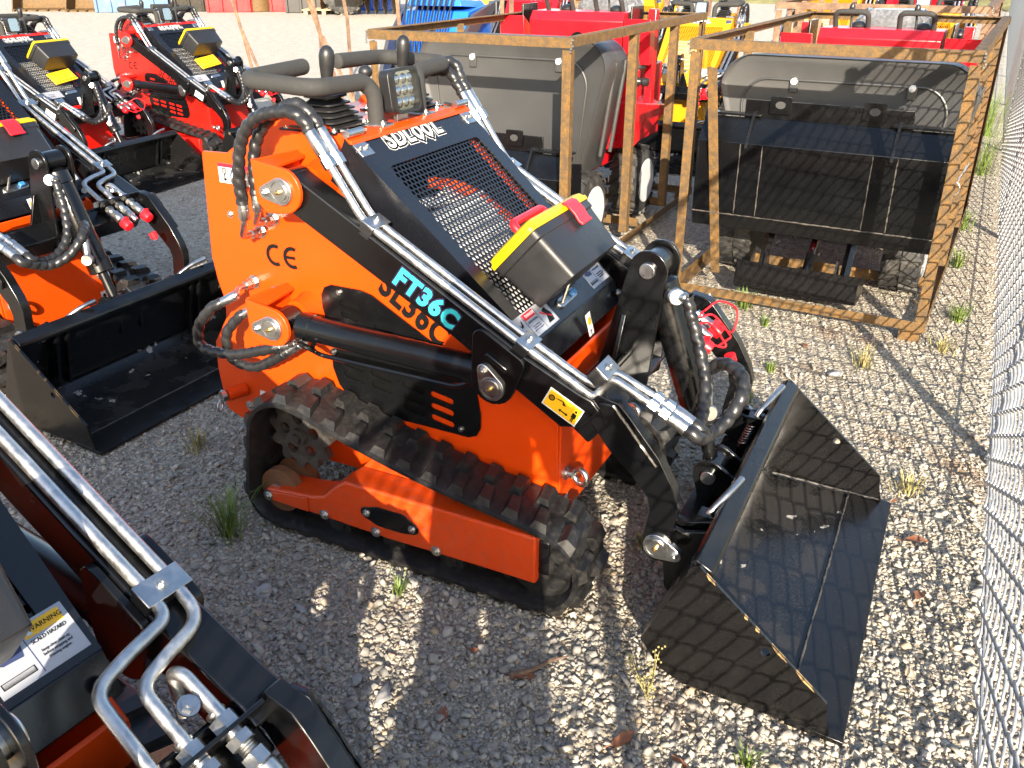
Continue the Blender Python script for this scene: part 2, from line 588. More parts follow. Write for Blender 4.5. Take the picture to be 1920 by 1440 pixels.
def track_unit(root, s):
    """one rubber track with its frame, s=-1 near side, +1 far side"""
    y0, y1 = 0.252, 0.425
    ctr = hull(circ((-0.352, 0.302), 0.128, 60) + circ((-0.425, 0.118), 0.088, 50) + circ((0.395, 0.143), 0.117, 60))
    # resample the belt outline
    P = [Vector((a, b)) for a, b in ctr]; P.append(P[0])
    seg = [(P[i+1]-P[i]).length for i in range(len(P)-1)]
    total = sum(seg)
    def at(t):
        t %= total
        for i, l in enumerate(seg):
            if t <= l: return P[i].lerp(P[i+1], t/l if l else 0)
            t -= l
        return P[-1]
    def outp(t):
        p = at(t)
        q = at(t+0.004) - at(t-0.004)
        nrm = Vector((q.y, -q.x)).normalized()
        # slack: upper run sags a little
        if p.y > 0.2 and -0.28 < p.x < 0.36:
            k = (p.x+0.28)/0.64
            p = p - Vector((0, 0.016*math.sin(math.pi*k)))
        return p, nrm
    N = 144
    mb = MB()
    vs = []; fs = []
    for i in range(N):
        p, n = outp(total*i/N)
        th = 0.019
        prof = [(y0, 0), (y0+0.004, 0.003), (y1-0.006, 0.003), (y1, 0.0), (y1, -th*0.55), (y1-0.03, -th), (y0+0.03, -th), (y0, -th*0.55)]
        for yy, d in prof:
            q = p + n*d
            vs.append((q.x, s*yy, q.y))
    for i in range(N):
        j = (i+1) % N
        for k in range(8):
            fs.append((i*8+k, i*8+(k+1) % 8, j*8+(k+1) % 8, j*8+k))
    mb.add(vs, fs)
    nl = 32
    for i in range(nl):
        for row in (0, 1):
            t = total*(i + 0.5*row)/nl
            p, n = outp(t); tg = Vector((-n.y, n.x))
            ya, yb = (y1-0.005, y1-0.074) if row == 0 else (y0+0.004, y0+0.073)
            ym = (ya+yb)/2; sk = 0.012*(1 if row == 0 else -1)
            def V(a, yy, h):
                q = p + tg*a + n*h
                return (q.x, s*yy, q.y)
            b = 0.0235; tt = 0.0155; hh = 0.023
            dy = 0.004
            sgn = 1 if yb > ya else -1
            base = [V(-b, ya, 0.001), V(b, ya, 0.001), V(b+sk, yb, 0.001), V(-b*0.62+sk, yb, 0.001)]
            top = [V(-tt, ya+sgn*0.010, hh), V(tt, ya+sgn*0.010, hh), V(tt+sk*0.8, yb-sgn*dy, hh), V(-tt*0.55+sk*0.8, yb-sgn*dy, hh)]
            mb.add(base+top, [(4,5,6,7),(0,1,5,4),(1,2,6,5),(2,3,7,6),(3,0,4,7)])
        # inner drive lugs
        p, n = outp(total*i/nl); tg = Vector((-n.y, n.x))
        c = p - n*0.026
        mb.box((c.x, s*0.338, c.y), (0.020, 0.035, 0.016), Matrix.Rotation(-math.atan2(tg.y, tg.x), 3, 'Y'))
    tr = build('track', mb, rubber, root, sharp=32)
    # sprocket
    c = (-0.352, 0.302)
    out = []
    nt_ = 11
    for k in range(nt_*6):
        a = 2*math.pi*k/(nt_*6)
        rr = 0.084 + (0.021 if k % 6 in (0, 1) else 0.012 if k % 6 in (2, 5) else 0)
        out.append((c[0]+rr*math.cos(a), c[1]+rr*math.sin(a)))
    holes = [circ((c[0]+0.052*math.cos(R(a)), c[1]+0.052*math.sin(R(a))), 0.0175, 14) for a in range(20, 380, 72)]
    M = frame((0, s*0.345, 0), (1,0,0), (0,0,1))
    finish('sprocket', plate_curve(out, holes, 0.022, M), cast, tr, bev=0.002)
    mb = MB(); mb.cyl((c[0], s*0.25, c[1]), (c[0], s*0.372, c[1]), 0.026, 20); mb.cyl((c[0], s*0.372, c[1]), (c[0], s*0.38, c[1]), 0.014, 12)
    build('sprocket_hub', mb, cast, tr)
    # rollers and front idler
    for (x, z, r) in ((-0.425, 0.118, 0.068), (-0.22, 0.062, 0.036), (-0.04, 0.062, 0.036), (0.14, 0.062, 0.036), (0.395, 0.143, 0.098)):
        mb = MB()
        for dy in (0.298, 0.368):
            mb.lathe((x, s*(dy-0.016), z), (0, s, 0), [(0, r*0.8), (0.002, r), (0.030, r), (0.032, r*0.8)], 26)
        mb.cyl((x, s*0.27, z), (x, s*0.39, z), r*0.45, 16)
        ro = build('roller', mb, dirt_brown if r > 0.05 and x < 0 else rubber, tr)
        if x < -0.4:
            m2 = MB(); m2.cyl((x, s*0.389, z), (x, s*0.396, z), r*0.42, 18); m2.cyl((x, s*0.396, z), (x, s*0.405, z), r*0.22, 12)
            build('hub_cap', m2, zinc, ro)
    # frame
    fp = [(-0.452, 0.128), (-0.445, 0.138), (-0.285, 0.156), (-0.245, 0.168), (-0.205, 0.208), (-0.168, 0.236), (0.397, 0.236), (0.397, 0.096), (0.245, 0.096), (-0.04, 0.091), (-0.29, 0.098), (-0.44, 0.103), (-0.452, 0.112)]
    mb = MB(); mb.prism(fp, s*0.412, s*0.318)
    fr = build('track_frame', mb, orange_worn, root, bev=0.007, seg=3)
    # inner taper of the box top up to the chassis
    mb = MB()
    mb.add([(-0.168, s*0.318, 0.236), (0.30, s*0.318, 0.236), (0.30, s*0.245, 0.262), (-0.12, s*0.245, 0.292), (-0.168, s*0.318, 0.10), (0.30, s*0.318, 0.10), (0.30, s*0.245, 0.10), (-0.12, s*0.245, 0.10)],
           [(0,1,2,3), (0,4,5,1), (1,5,6,2), (3,2,6,7), (0,3,7,4)])
    build('frame_gusset', mb, orange_worn, fr)
    # welded wedge at the tail
    mb = MB(); mb.prism([(-0.452, 0.118), (-0.44, 0.132), (-0.30, 0.150), (-0.30, 0.104), (-0.44, 0.106)], s*0.412, s*0.4185)
    build('tail_doubler', mb, orange_worn, fr, bev=0.002)
    bolt(fr, (-0.437, s*0.4185, 0.119), (0, s, 0), 0.011)
    cv = rrect((-0.026, 0.158), 0.118, 0.060, 0.024)
    cv = hull(cv + circ((-0.102, 0.160), 0.017, 12) + circ((0.045, 0.152), 0.017, 12))
    mb = MB(); mb.prism(cv, s*0.412, s*0.4155)
    cvo = build('access_cover', mb, black, fr, bev=0.001)
    for x, z in ((-0.1, 0.160), (0.043, 0.152)):
        bolt(cvo, (x, s*0.4155, z), (0, s, 0), 0.008)
    for x, z in ((-0.247, 0.108), (-0.076, 0.104), (0.112, 0.104)):
        bolt(fr, (x, s*0.412, z), (0, s, 0), 0.0105)
    mb = MB(); mb.box((0.40, s*0.362, 0.166), (0.05, 0.06, 0.10)); mb.cyl((0.40, s*0.365, 0.166), (0.45, s*0.365, 0.15), 0.02, 12)
    build('idler_yoke', mb, black, fr, bev=0.004)
    return tr

def loader_arm(root, s):
    ya, yb = s*0.385, s*0.318
    top = (-0.275, 1.001)
    beam = circ(top, 0.046, 12, 65, 245)[::1]
    pts = [(0.485, 0.632), (0.514, 0.622), (0.535, 0.598), (0.488, 0.548), (0.44, 0.538)]
    poly = [(-0.256, 1.043), (0.16, 0.818)] + pts + [(0.16, 0.702), (-0.294, 0.958)] + circ(top, 0.046, 10, 245, 65 )[::1]
    poly = [(-0.256, 1.038), (0.16, 0.803), (0.353, 0.693)] + pts + [(0.16, 0.712), (-0.294, 0.960)] + [(top[0]+0.046*math.cos(R(a)), top[1]+0.046*math.sin(R(a))) for a in range(230, 60, -20)]
    mb = MB(); mb.prism(poly, ya, yb)
    arm = build('loader_arm', mb, black, root, bev=0.005, seg=3)
    # cylinder bracket
    br = hull(circ((0.277, 0.622), 0.056, 20) + circ((0.248, 0.725), 0.022, 12) + circ((0.335, 0.675), 0.022, 12))
    mb = MB(); mb.prism(br, s*0.400, s*0.386); mb.prism(br, s*0.317, s*0.303)
    b = build('cylinder_bracket', mb, black, arm, bev=0.002)
    mb = MB(); mb.box((0.290, s*0.404, 0.676), (0.062, 0.009, 0.012), Matrix.Rotation(R(30), 3, 'Y'))
    build('weld_bar', mb, black, b, bev=0.003)
    keeper(b, (0.277, s*0.402, 0.610), (0, s, 0), (-0.45, 0, 0.9), 0.045, 0.032)
    # drop arm down to the bucket
    low = [(0.44, 0.545), (0.525, 0.635), (0.575, 0.625), (0.600, 0.600), (0.674, 0.512), (0.712, 0.444), (0.726, 0.400), (0.716, 0.318), (0.725, 0.29), (0.712, 0.252), (0.68, 0.243), (0.65, 0.262), (0.650, 0.30), (0.662, 0.372), (0.654, 0.41), (0.600, 0.468), (0.563, 0.500), (0.515, 0.560), (0.475, 0.575)]
    mb = MB(); mb.prism(low, s*0.378, s*0.345)
    la = build('drop_arm', mb, black, arm, bev=0.003)
    rib = [(0.532, 0.622), (0.566, 0.625), (0.672, 0.498), (0.660, 0.470), (0.640, 0.478), (0.545, 0.575)]
    mb = MB(); mb.prism(rib, s*0.378, s*0.390)
    build('stiffener', mb, black, la, bev=0.003)
    # weld bead
    mb = MB(); wp = [Vector((0.566+0.106*t, s*0.389, 0.625-0.127*t)) for t in [i/26 for i in range(27)]]
    mb.tube([p + Vector((rnd.uniform(-.001,.001), 0, rnd.uniform(-.001,.001))) for p in wp], [0.0035+rnd.uniform(0,.0015) for _ in wp], 6)
    build('weld_bead', mb, black_worn, la)
    keeper(la, (0.686, s*0.380, 0.288), (0, s, 0), (0.93, 0, -0.25), 0.045, 0.032)
    return arm

def pipe_clamp(parent, c, ax, up, w=0.068):
    M = frame(c, ax, YV)
    z = M.to_3x3() @ Vector((0,0,1))
    if z.dot(Vector(up)) < 0:
        M = frame(c, ax, -YV)
    mb = MB(M)
    mb.box((0, 0, -0.014), (0.036, w, 0.034))
    k = build('pipe_clamp', mb, plastic, parent, bev=0.003)
    mb = MB(M)
    x, y = 0.019, w/2+0.002
    mb.add([(-x,-y,0.004), (x,-y,0.004), (x,y,0.004), (-x,y,0.004), (-x,-y,0.007), (x,-y,0.007), (x,y,0.007), (-x,y,0.007), (0,0,0.012)],
           [(0,3,2,1), (0,1,5,4), (1,2,6,5), (2,3,7,6), (3,0,4,7), (4,5,8), (5,6,8), (6,7,8), (7,4,8)])
    build('clamp_plate', mb, zinc, k, bev=0.001)
    bolt(k, M @ Vector((0,0,0.011)), M.to_3x3() @ Vector((0,0,1)), 0.007, 0.006)
    return k

def bucket_floor_mat():
    m = mat('scuffed_bucket_floor', (0.0045, 0.005, 0.006), 0.2, var=0.2, vs=14, bump=0.03, bs=40, dust=((0.30, 0.26, 0.2), 0.10, 170), spec=0.5)
    nt = m.node_tree; p = nt.nodes['Principled BSDF']
    tc = nd(nt, 'ShaderNodeTexCoord')
    old = p.inputs['Base Color'].links[0].from_socket; oldr = p.inputs['Roughness'].links[0].from_socket
    def lay(scale, lo, hi, amt, c, old, oldr, off):
        mp = nd(nt, 'ShaderNodeMapping'); mp.inputs['Location'].default_value = off
        nt.links.new(tc.outputs['Object'], mp.inputs[0])
        n = nd(nt, 'ShaderNodeTexNoise'); n.inputs['Scale'].default_value = scale; n.inputs['Detail'].default_value = 7; n.inputs['Roughness'].default_value = 0.55
        nt.links.new(mp.outputs[0], n.inputs['Vector'])
        r = nd(nt, 'ShaderNodeMapRange'); r.inputs[1].default_value = lo; r.inputs[2].default_value = hi; r.inputs[4].default_value = amt
        nt.links.new(n.outputs[0], r.inputs[0])
        x = mixc(nt); x.inputs[7].default_value = (*c, 1); nt.links.new(r.outputs[0], x.inputs[0]); nt.links.new(old, x.inputs[6])
        a = nd(nt, 'ShaderNodeMath', operation='MULTIPLY_ADD'); a.inputs[1].default_value = 0.5; nt.links.new(r.outputs[0], a.inputs[0]); nt.links.new(oldr, a.inputs[2])
        return x.outputs[2], a.outputs[0]
    old, oldr = lay(5, 0.50, 0.53, 0.20, (0.06, 0.055, 0.05), old, oldr, (0.3, 0.1, 0))       # dried film of dust with a hard edge
    old, oldr = lay(16, 0.655, 0.665, 0.8, (0.30, 0.29, 0.27), old, oldr, (0, 0, 0))          # bare scraped spots
    nt.links.new(old, p.inputs['Base Color']); nt.links.new(oldr, p.inputs['Roughness'])
    return m

def make_loader():
    root = thing('track_loader', 'x', 'loader')
    # ---------------- chassis
    side = [(-0.672, 1.026), (-0.668, 1.032), (-0.585, 1.034), (-0.553, 1.055), (-0.49, 1.125), (-0.45, 1.146), (-0.30, 1.148), (-0.19, 1.100), (0.33, 0.630), (0.374, 0.590), (0.380, 0.20), (0.36, 0.165), (-0.56, 0.165), (-0.632, 0.216), (-0.715, 0.246), (-0.728, 0.262), (-0.738, 0.383), (-0.731, 0.471), (-0.674, 0.556), (-0.668, 0.610), (-0.684, 0.67), (-0.693, 0.739)]
    body = None
    for s in (-1, 1):
        mb = MB(); mb.prism(side, s*0.245, s*0.235)
        o = build('side_plate', mb, orange, root, bev=0.002)
        if s < 0: body = o
    mb = MB()
    mb.box((-0.33, 0, 1.105), (0.335, 0.468, 0.010))
    deck = build('top_deck', mb, orange, root, bev=0.002)
    mb = MB(); mb.prism([(-0.175, 1.115), (-0.152, 1.106), (-0.150, 1.098), (-0.175, 1.100)], -0.285, 0.285)
    build('deck_flange', mb, orange, deck, bev=0.001)
    mb = MB(); mb.box((0.376, 0, 0.39), (0.010, 0.468, 0.44))
    front = build('front_panel', mb, orange, root, bev=0.003)
    mb = MB(); mb.box((-0.495, 0, 0.70), (0.008, 0.468, 0.80)); mb.box((-0.1, 0, 0.19), (0.94, 0.466, 0.008)); mb.box((-0.62, 0, 0.24), (0.16, 0.466, 0.01))
    build('belly_and_back', mb, orange, root)
    # raised corner ears on the deck
    # ---------------- hood
    M = frame(HP, (0,1,0), -HM)
    outer = [(-0.287, 0.002), (0.287, 0.002), (0.262, -0.655), (-0.262, -0.655)]
    hole = rrect((0, -0.345), 0.445, 0.485, 0.018)
    me = plate_curve(outer, [hole[::-1]], 0.004, M)
    hood = finish('hood', me, hoodm, root, bev=0.0012)
    for s in (-1, 1):
        mb = MB()
        a, b = hood_pt(0, s*0.287, -0.001), hood_pt(0.655, s*0.262, -0.001)
        c, d = hood_pt(0.655, s*0.262, -0.05), hood_pt(0.03, s*0.286, -0.11)
        w = YV*s*-0.004
        mb.add([a, b, c, d, a+w, b+w, c+w, d+w], [(0,1,2,3), (7,6,5,4), (0,4,5,1), (1,5,6,2), (2,6,7,3), (3,7,4,0)])
        build('hood_side', mb, hoodm, hood, bev=0.001)
    r0 = hood_pt(0.655, 0)
    mb = MB(); mb.prism([(r0.x-0.001, r0.z), (r0.x+0.003, r0.z+0.001), (0.347, 0.612), (0.342, 0.606), (0.336, 0.612)], -0.262, 0.262)
    build('hood_lip', mb, hoodm, hood, bev=0.0015)
    vs, fs = hex_mesh(0.452, 0.492, 0.0165, 0.0046, 0.0016)
    mb = MB(frame(hood_pt(0.10, 0, -0.004), (0,1,0), -HM)); mb.add(vs, fs)
    build('perforated_grille', mb, hoodm, hood, sharp=30)
    # what is seen through the grille
    mb = MB(); Mh = frame(hood_pt(0, 0, 0), (0,1,0), -HM); mb.T = Mh
    mb.box((-0.055, -0.42, -0.10), (0.32, 0.38, 0.12))
    eng = build('engine_shroud', mb, alu, root, bev=0.01)
    mb = MB(Mh)
    for k in range(17):
        mb.box((-0.055, -0.245-k*0.0215, -0.036), (0.31, 0.009, 0.014))
    build('cooling_fins', mb, alu, eng, bev=0.002)
    mb = MB(Mh); mb.tube(rounded([(0.03, -0.13, -0.10), (0.07, -0.20, -0.05), (0.135, -0.34, -0.045), (0.165, -0.52, -0.06)], 0.05), 0.016, 8)
    build('orange_stay', mb, orange, eng)
    mb = MB(Mh); mb.cyl((0.05, -0.20, -0.12), (0.05, -0.20, -0.07), 0.035, 20); mb.cyl((-0.08, -0.18, -0.10), (0.0, -0.2, -0.09), 0.016, 12)
    build('fan_hub', mb, alu, eng)
    mb = MB(Mh)
    for k in range(5):
        mb.tube(spline([(-0.2+0.06*k, -0.14-0.02*k, -0.14), (-0.1+0.05*k, -0.2, -0.09-0.01*k), (0.04*k, -0.27, -0.12), (0.1+0.01*k, -0.33-0.03*k, -0.16)], 0.02), 0.006, 6)
    build('engine_wiring', mb, hosem, eng)
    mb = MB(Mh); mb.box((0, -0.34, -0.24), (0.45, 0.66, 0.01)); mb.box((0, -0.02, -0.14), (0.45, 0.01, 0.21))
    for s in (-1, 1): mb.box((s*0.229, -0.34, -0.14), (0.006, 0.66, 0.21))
    build('bay_shade_box', mb, dark, root)  # added near-black box, paints the bay under the grille as deep shade
    # hinges
    for s in (-1, 1):
        mb = MB(frame(hood_pt(0.030, s*0.255, 0.002), (0,1,0), -HM))
        mb.box((0, -0.006, 0.001), (0.050, 0.046, 0.003))
        h = build('hinge', mb, zinc, hood, bev=0.001)
        mb = MB(); q = hood_pt(-0.004, s*0.255, 0.013)
        mb.cyl(q + YV*-0.032, q + YV*0.032, 0.0095, 16); mb.cyl(q + YV*0.032, q+YV*0.036, 0.006, 10)
        mb.tube([q + YV*-0.02*s + Vector((-0.002,0,-0.004)), q + Vector((-0.045, -0.01*s, -0.002))], 0.005, 8)
        build('hinge_barrel', mb, zinc, h)
        for dy in (-0.014, 0.013):
            bolt(h, hood_pt(0.036, s*0.255+dy, 0.0045), HN, 0.0065, 0.005)
        bolt(deck, (-0.215, s*0.21, 1.110), (0,0,1), 0.007, 0.006)
    # logo and stickers on the hood
    sdl_logo(hood, frame(hood_pt(0.036, -0.040, 0.002), (0,1,0.0), -HM), 0.98)
    st = frame(hood_pt(0.613, -0.195, 0.0022), (0,1,0), -HM)
    sticker(hood, st, 0.185, 0.068, silver_label, [('rect', -0.005, 0.022, 0.056, 0.018, redprint), ('text', -0.0, 0.022, 0.0115, 'DANGER', white), ('text', -0.005, 0.005, 0.0085, 'CRUSH HAZARD', inkblue, {'xs': 0.8}),
        ('text', -0.005, -0.014, 0.0058, 'Keep out of this area\nwhen lift arm is raised\nunless lift arm is supported', inkblue, {'xs': 0.72}), ('rect', -0.036, 0, 0.0012, 0.062, ink), ('rect', 0.028, 0, 0.0012, 0.062, ink),
        ('poly', [(-0.082,-0.028),(-0.06,-0.02),(-0.045,-0.028),(-0.05,-0.01),(-0.07,0.0),(-0.065,-0.012)], inkblue), ('poly', [(-0.075,0.02),(-0.06,0.008),(-0.048,0.022),(-0.052,0.006),(-0.066,0.002)], ink),
        ('poly', [(0.045,-0.026),(0.075,-0.026),(0.082,-0.008),(0.07,0.016),(0.052,0.01),(0.06,-0.004)], ink), ('poly', [(0.038,0.008),(0.075,-0.016),(0.078,-0.012),(0.041,0.012)], redprint)])
    st = frame(hood_pt(0.607, 0.195, 0.0022), (0,1,0), -HM)
    sticker(hood, st, 0.118, 0.072, silver_label, [('rect', 0.026, 0.023, 0.052, 0.018, yelprint), ('text', 0.030, 0.023, 0.0095, 'WARNING', ink), ('poly', [(0.003,0.017),(0.011,0.017),(0.007,0.028)], white),
        ('text', 0.026, 0.007, 0.0078, 'SCALD HAZARD', ink, {'xs': 0.82}), ('text', 0.026, -0.014, 0.0058, 'keep clear,clean up\nbefore stopping and\nfreezing engine.', ink, {'xs': 0.85}), ('rect', -0.003, 0, 0.001, 0.066, inkblue),
        ('poly', [(-0.05,0.008),(-0.034,0.016),(-0.015,0.010),(-0.008,0.016),(-0.013,-0.002),(-0.038,0.0)], inkblue), ('rect', -0.031, -0.022, 0.044, 0.009, ink), ('rect', -0.031, -0.022, 0.041, 0.007, silver_label)])
    # latch
    mb = MB(frame(hood_pt(0.616, -0.012, 0.004), (0,1,0.06), -HM)); mb.prism(hull(circ((-0.040,0), 0.014, 12)+circ((0.04,0), 0.014, 12)), -0.003, 0.006, 'z')
    la = build('hood_latch', mb, zinc, hood, bev=0.002)
    mb = MB(frame(hood_pt(0.616, -0.012, 0.004), (0,1,0.06), -HM)); mb.box((0.024, 0, 0.013), (0.022, 0.017, 0.014)); build('latch_key', mb, mat('blue_plastic', (0.03,0.16,0.42), 0.3), la, bev=0.003)
    mb = MB(); mb.tube([hood_pt(0.62, -0.048, 0.008), hood_pt(0.585, -0.03, 0.07)], 0.005, 8); build('latch_rod', mb, zinc, la)
    # bolts of the lip
    for s in (-1, 1):
        bolt(hood, (0.346, s*0.236, 0.642), (0.9, 0, 0.3), 0.008)
    # engine cover front label
    st = frame((0.3445, 0.0, 0.632), (0,1,0.05), (-0.25, 0.25, 1)) @ Matrix.Translation((0,0,0.009))
    sticker(hood, st, 0.030, 0.060, white, [('poly', circ((0.0,0.008), 0.010, 12), yelprint), ('rect', 0, -0.017, 0.014, 0.004, inkblue), ('rect', 0, -0.022, 0.004, 0.012, inkblue)])
    # ---------------- vent covers on the near and far sides
    for s in (-1, 1):
        M = frame((0, s*0.2510, 0), (1,0,0), (0,0,1))
        up = [(-0.312, 0.655), (-0.312, 0.690), (-0.300, 0.712), (-0.279, 0.722), (-0.185, 0.722), (-0.150, 0.714), (0.118, 0.566), (0.10, 0.552), (-0.28, 0.552), (-0.292, 0.57)]
        hs = [slot((-0.222+dx, 0.674-dz), 0.062, 0.017, -8) for dz in (0, 0.032, 0.064) for dx in (0,)] + [slot((-0.12, 0.626), 0.06, 0.015, -8), slot((-0.07, 0.606), 0.05, 0.014, -8)]
        o1 = finish('vent_cover', plate_curve(up, [h[::-1] for h in hs], 0.004, M), black, root, bev=0.001)
        bolt(o1, (-0.252, s*0.25, 0.706), (0, s, 0), 0.008)
        lo = [(-0.296, 0.535), (-0.296, 0.480), (-0.280, 0.432), (-0.232, 0.377), (-0.215, 0.370), (0.125, 0.366), (0.150, 0.376), (0.163, 0.40), (0.164, 0.44), (0.150, 0.52), (0.12, 0.545), (-0.26, 0.548)]
        hs = []
        for k, x in enumerate((-0.225, -0.135, -0.035, 0.05)):
            for r_ in range(2 if k < 2 else 3):
                hs.append(slot((x, 0.500-0.012*k - r_*0.034), 0.070, 0.018, -10))
        o2 = finish('vent_cover', plate_curve(lo, [h[::-1] for h in hs], 0.004, M), black, root, bev=0.001)
        bolt(o2, (-0.288, s*0.25, 0.528), (0, s, 0), 0.008); bolt(o2, (0.105, s*0.25, 0.386), (0, s, 0), 0.008)
        mb = MB(); mb.prism([(-0.29, 0.60), (-0.29, 0.70), (-0.17, 0.70), (0.06, 0.58), (0.06, 0.56), (-0.27, 0.56)], s*0.2455, s*0.2470); build('slot_shade_sheet', mb, dark, o1)  # no real hole: near-black sheet paints the shade behind the slots
        mb = MB(); mb.prism([(-0.27, 0.53), (-0.26, 0.45), (-0.2, 0.39), (0.0, 0.385), (0.0, 0.53)], s*0.2455, s*0.2470); build('slot_shade_sheet', mb, dark, o2)  # same painted shade, behind the rear slots only
    # ---------------- lugs, cylinders, arms
    for s in (-1, 1):
        for (px, pz, sz) in ((-0.275, 1.001, 1.0), (-0.358, 0.640, 0.95)):
            lug = hull(circ((px, pz), 0.054*sz, 20) + [(px-0.085*sz, pz+0.068*sz), (px-0.082*sz, pz-0.030*sz), (px-0.055*sz, pz-0.058*sz)])
            mb = MB(); mb.prism(lug, s*0.402, s*0.390)
            lo = build('pivot_lug', mb, orange, root, bev=0.002)
            mb = MB()
            mb.add([(px-0.083, s*0.392, pz+0.066), (px-0.035, s*0.392, pz+0.050), (px-0.050, s*0.244, pz+0.052), (px-0.072, s*0.244, pz+0.058),
                    (px-0.083, s*0.392, pz+0.058), (px-0.035, s*0.392, pz+0.042), (px-0.050, s*0.244, pz+0.044), (px-0.072, s*0.244, pz+0.050)],
                   [(0,1,2,3), (7,6,5,4), (0,4,5,1), (1,5,6,2), (2,6,7,3), (3,7,4,0)])
            mb.add([(px-0.085, s*0.392, pz+0.066), (px-0.075, s*0.244, pz+0.062), (px-0.075, s*0.244, pz-0.03), (px-0.080, s*0.392, pz-0.03), (px-0.077, s*0.392, pz+0.066), (px-0.067, s*0.244, pz+0.062), (px-0.067, s*0.244, pz-0.03), (px-0.072, s*0.392, pz-0.03)],
                   [(0,1,2,3), (7,6,5,4), (0,4,5,1), (1,5,6,2), (2,6,7,3), (3,7,4,0)])
            build('lug_gusset', mb, orange, lo, bev=0.0015)
            keeper(lo, (px, s*0.404, pz), (0, s, 0), (-0.95, 0, -0.12), 0.047, 0.033)
            mb = MB(); mb.lathe((px, s*0.244, pz), (0, s, 0), [(0, 0.05), (0.02, 0.042), (0.06, 0.040)], 24); build('pivot_boss', mb, orange, lo)
        loader_arm(root, s)
        # lift cylinder
        y = s*0.352; a = Vector((-0.358, y, 0.640)); b = Vector((0.277, y, 0.618)); d = (b-a).normalized()
        mb = MB(); mb.lathe(a + d*0.045, d, [(0, 0.020), (0.012, 0.037), (0.05, 0.037), (0.052, 0.0345), (0.50, 0.0345), (0.502, 0.038), (0.540, 0.038), (0.548, 0.024)], 28)
        mb.cyl(a - YV*0.03, a + YV*0.03, 0.036, 20)
        cy = build('lift_cylinder', mb, black, root, sharp=30)
        mb = MB(); mb.cyl(a + d*0.58, b, 0.017, 16); build('cylinder_rod', mb, chrome, cy)
        mb = MB(); mb.cyl(b - YV*0.028, b + YV*0.028, 0.034, 20); build('rod_eye', mb, black, cy)
        mb = MB(); mb.tube(rounded([a + d*0.10 + Vector((0, s*0.01, -0.03)), a + d*0.085 + Vector((0, s*0.01, -0.056)), a + d*0.12 + Vector((0, s*0.018, -0.060)), a + d*0.52 + Vector((0, s*0.012, -0.052)), a + d*0.56 + Vector((0, s*0.008, -0.03))], 0.02), 0.0065, 8)
        build('steel_line', mb, black, cy)
        mb = MB(); q = a + d*0.09 + Vector((0, s*0.03, -0.035)); mb.torus(q + Vector((0.0, 0, -0.006)), (0.2, 0.5, 0.7), 0.022, 0.006, 18, 8); build('hose_guide', mb, black, cy)
        track_unit(root, s)
    # ---------------- pipes on both arms and their hoses
    for s in (-1, 1):
        for k, yy in enumerate((0.369, 0.333)):
            y = s*yy; dz = 0.002
            if s < 0:
                P = [(-0.157, y, 1.072), (-0.070, y, 0.945), (0.343, y, 0.712), (0.476, y, 0.642), (0.514+0.006*k, y, 0.622+0.012*k), (0.534, y+0.006*(1-k), 0.652+0.02*k), (0.553, y*0.985, 0.676-0.004*k), (0.640, y*0.96, 0.628)]
            elif k == 0:
                P = [(-0.157, y, 1.072), (-0.070, y, 0.945), (0.340, y, 0.716), (0.400, y-0.008, 0.690), (0.416, 0.280, 0.682), (0.424, 0.243, 0.672), (0.505, 0.240, 0.624)]
            else:
                P = [(-0.157, y, 1.072), (-0.070, y, 0.945), (0.340, y, 0.716), (0.374, y-0.006, 0.702), (0.386, 0.245, 0.694), (0.394, 0.200, 0.682), (0.505, 0.192, 0.618)]
            mb = MB(); mb.tube(rounded(P, 0.030 if s < 0 else 0.036, 7), 0.0094, 14)
            pi = build('steel_pipe', mb, pipe, root)
            # hose over the top
            t0 = Vector((-0.157, y, 1.072)); dr = (Vector((-0.157, 0, 1.072)) - Vector((-0.070, 0, 0.945))).normalized()
            ferrule(pi, t0 + dr*0.022, t0 + dr*0.085)
            mb = MB(); mb.hexnut(t0 - dr*0.012, t0 + dr*0.012, 0.0165); mb.hexnut(t0 + dr*0.012, t0 + dr*0.026, 0.014); build('pipe_nut', mb, zinc, pi)
            h0 = t0 + dr*0.08
            if s < 0:
                if k == 0:
                    hp = [h0, h0 + dr*0.03, (-0.262, -0.372, 1.178), (-0.345, -0.378, 1.160), (-0.402, -0.376, 1.105), (-0.430, -0.372, 1.02), (-0.436, -0.366, 0.945)]
                    fp = (-0.497, -0.245, 0.838)
                else:
                    hp = [h0, h0 + dr*0.03, (-0.262, -0.336, 1.190), (-0.335, -0.332, 1.160), (-0.385, -0.336, 1.11), (-0.404, -0.342, 1.05), (-0.408, -0.345, 0.965)]
                    fp = (-0.448, -0.245, 0.878)
                e0 = Vector(hp[-1])
                f = fitting(root, fp, (0, -1, 0), None, 0.010)
                q = Vector(fp) + Vector((0, -0.034, 0))
                mb = MB(); mb.tube(rounded([q, q + Vector((0.004, -0.045, 0.002)), e0 + Vector((-0.004, 0.0, -0.05)), e0 + Vector((0, 0, -0.03))], 0.03), 0.008, 10); build('elbow', mb, zinc, f)
                ferrule(f, e0 + Vector((-0.001, 0.001, -0.040)), e0 + Vector((0, 0, 0.010)), 0.0145)
            else:
                hp = [h0, h0 + dr*0.03, (-0.25, y, 1.215-0.02*k), (-0.33, y*0.98, 1.205-0.02*k), (-0.41, y*0.96, 1.12), (-0.44, y*0.94, 1.02), (-0.46, y*0.9, 0.93)]
                fitting(root, (-0.46+0.05*k, 0.245, 0.86), (0, 1, 0), None, 0.010)
            mb = MB(); wrapped_hose(mb, hp, 0.0155); build('wrapped_hose', mb, hosem, root, sharp=60)
        ax = (0.87, 0, -0.49)
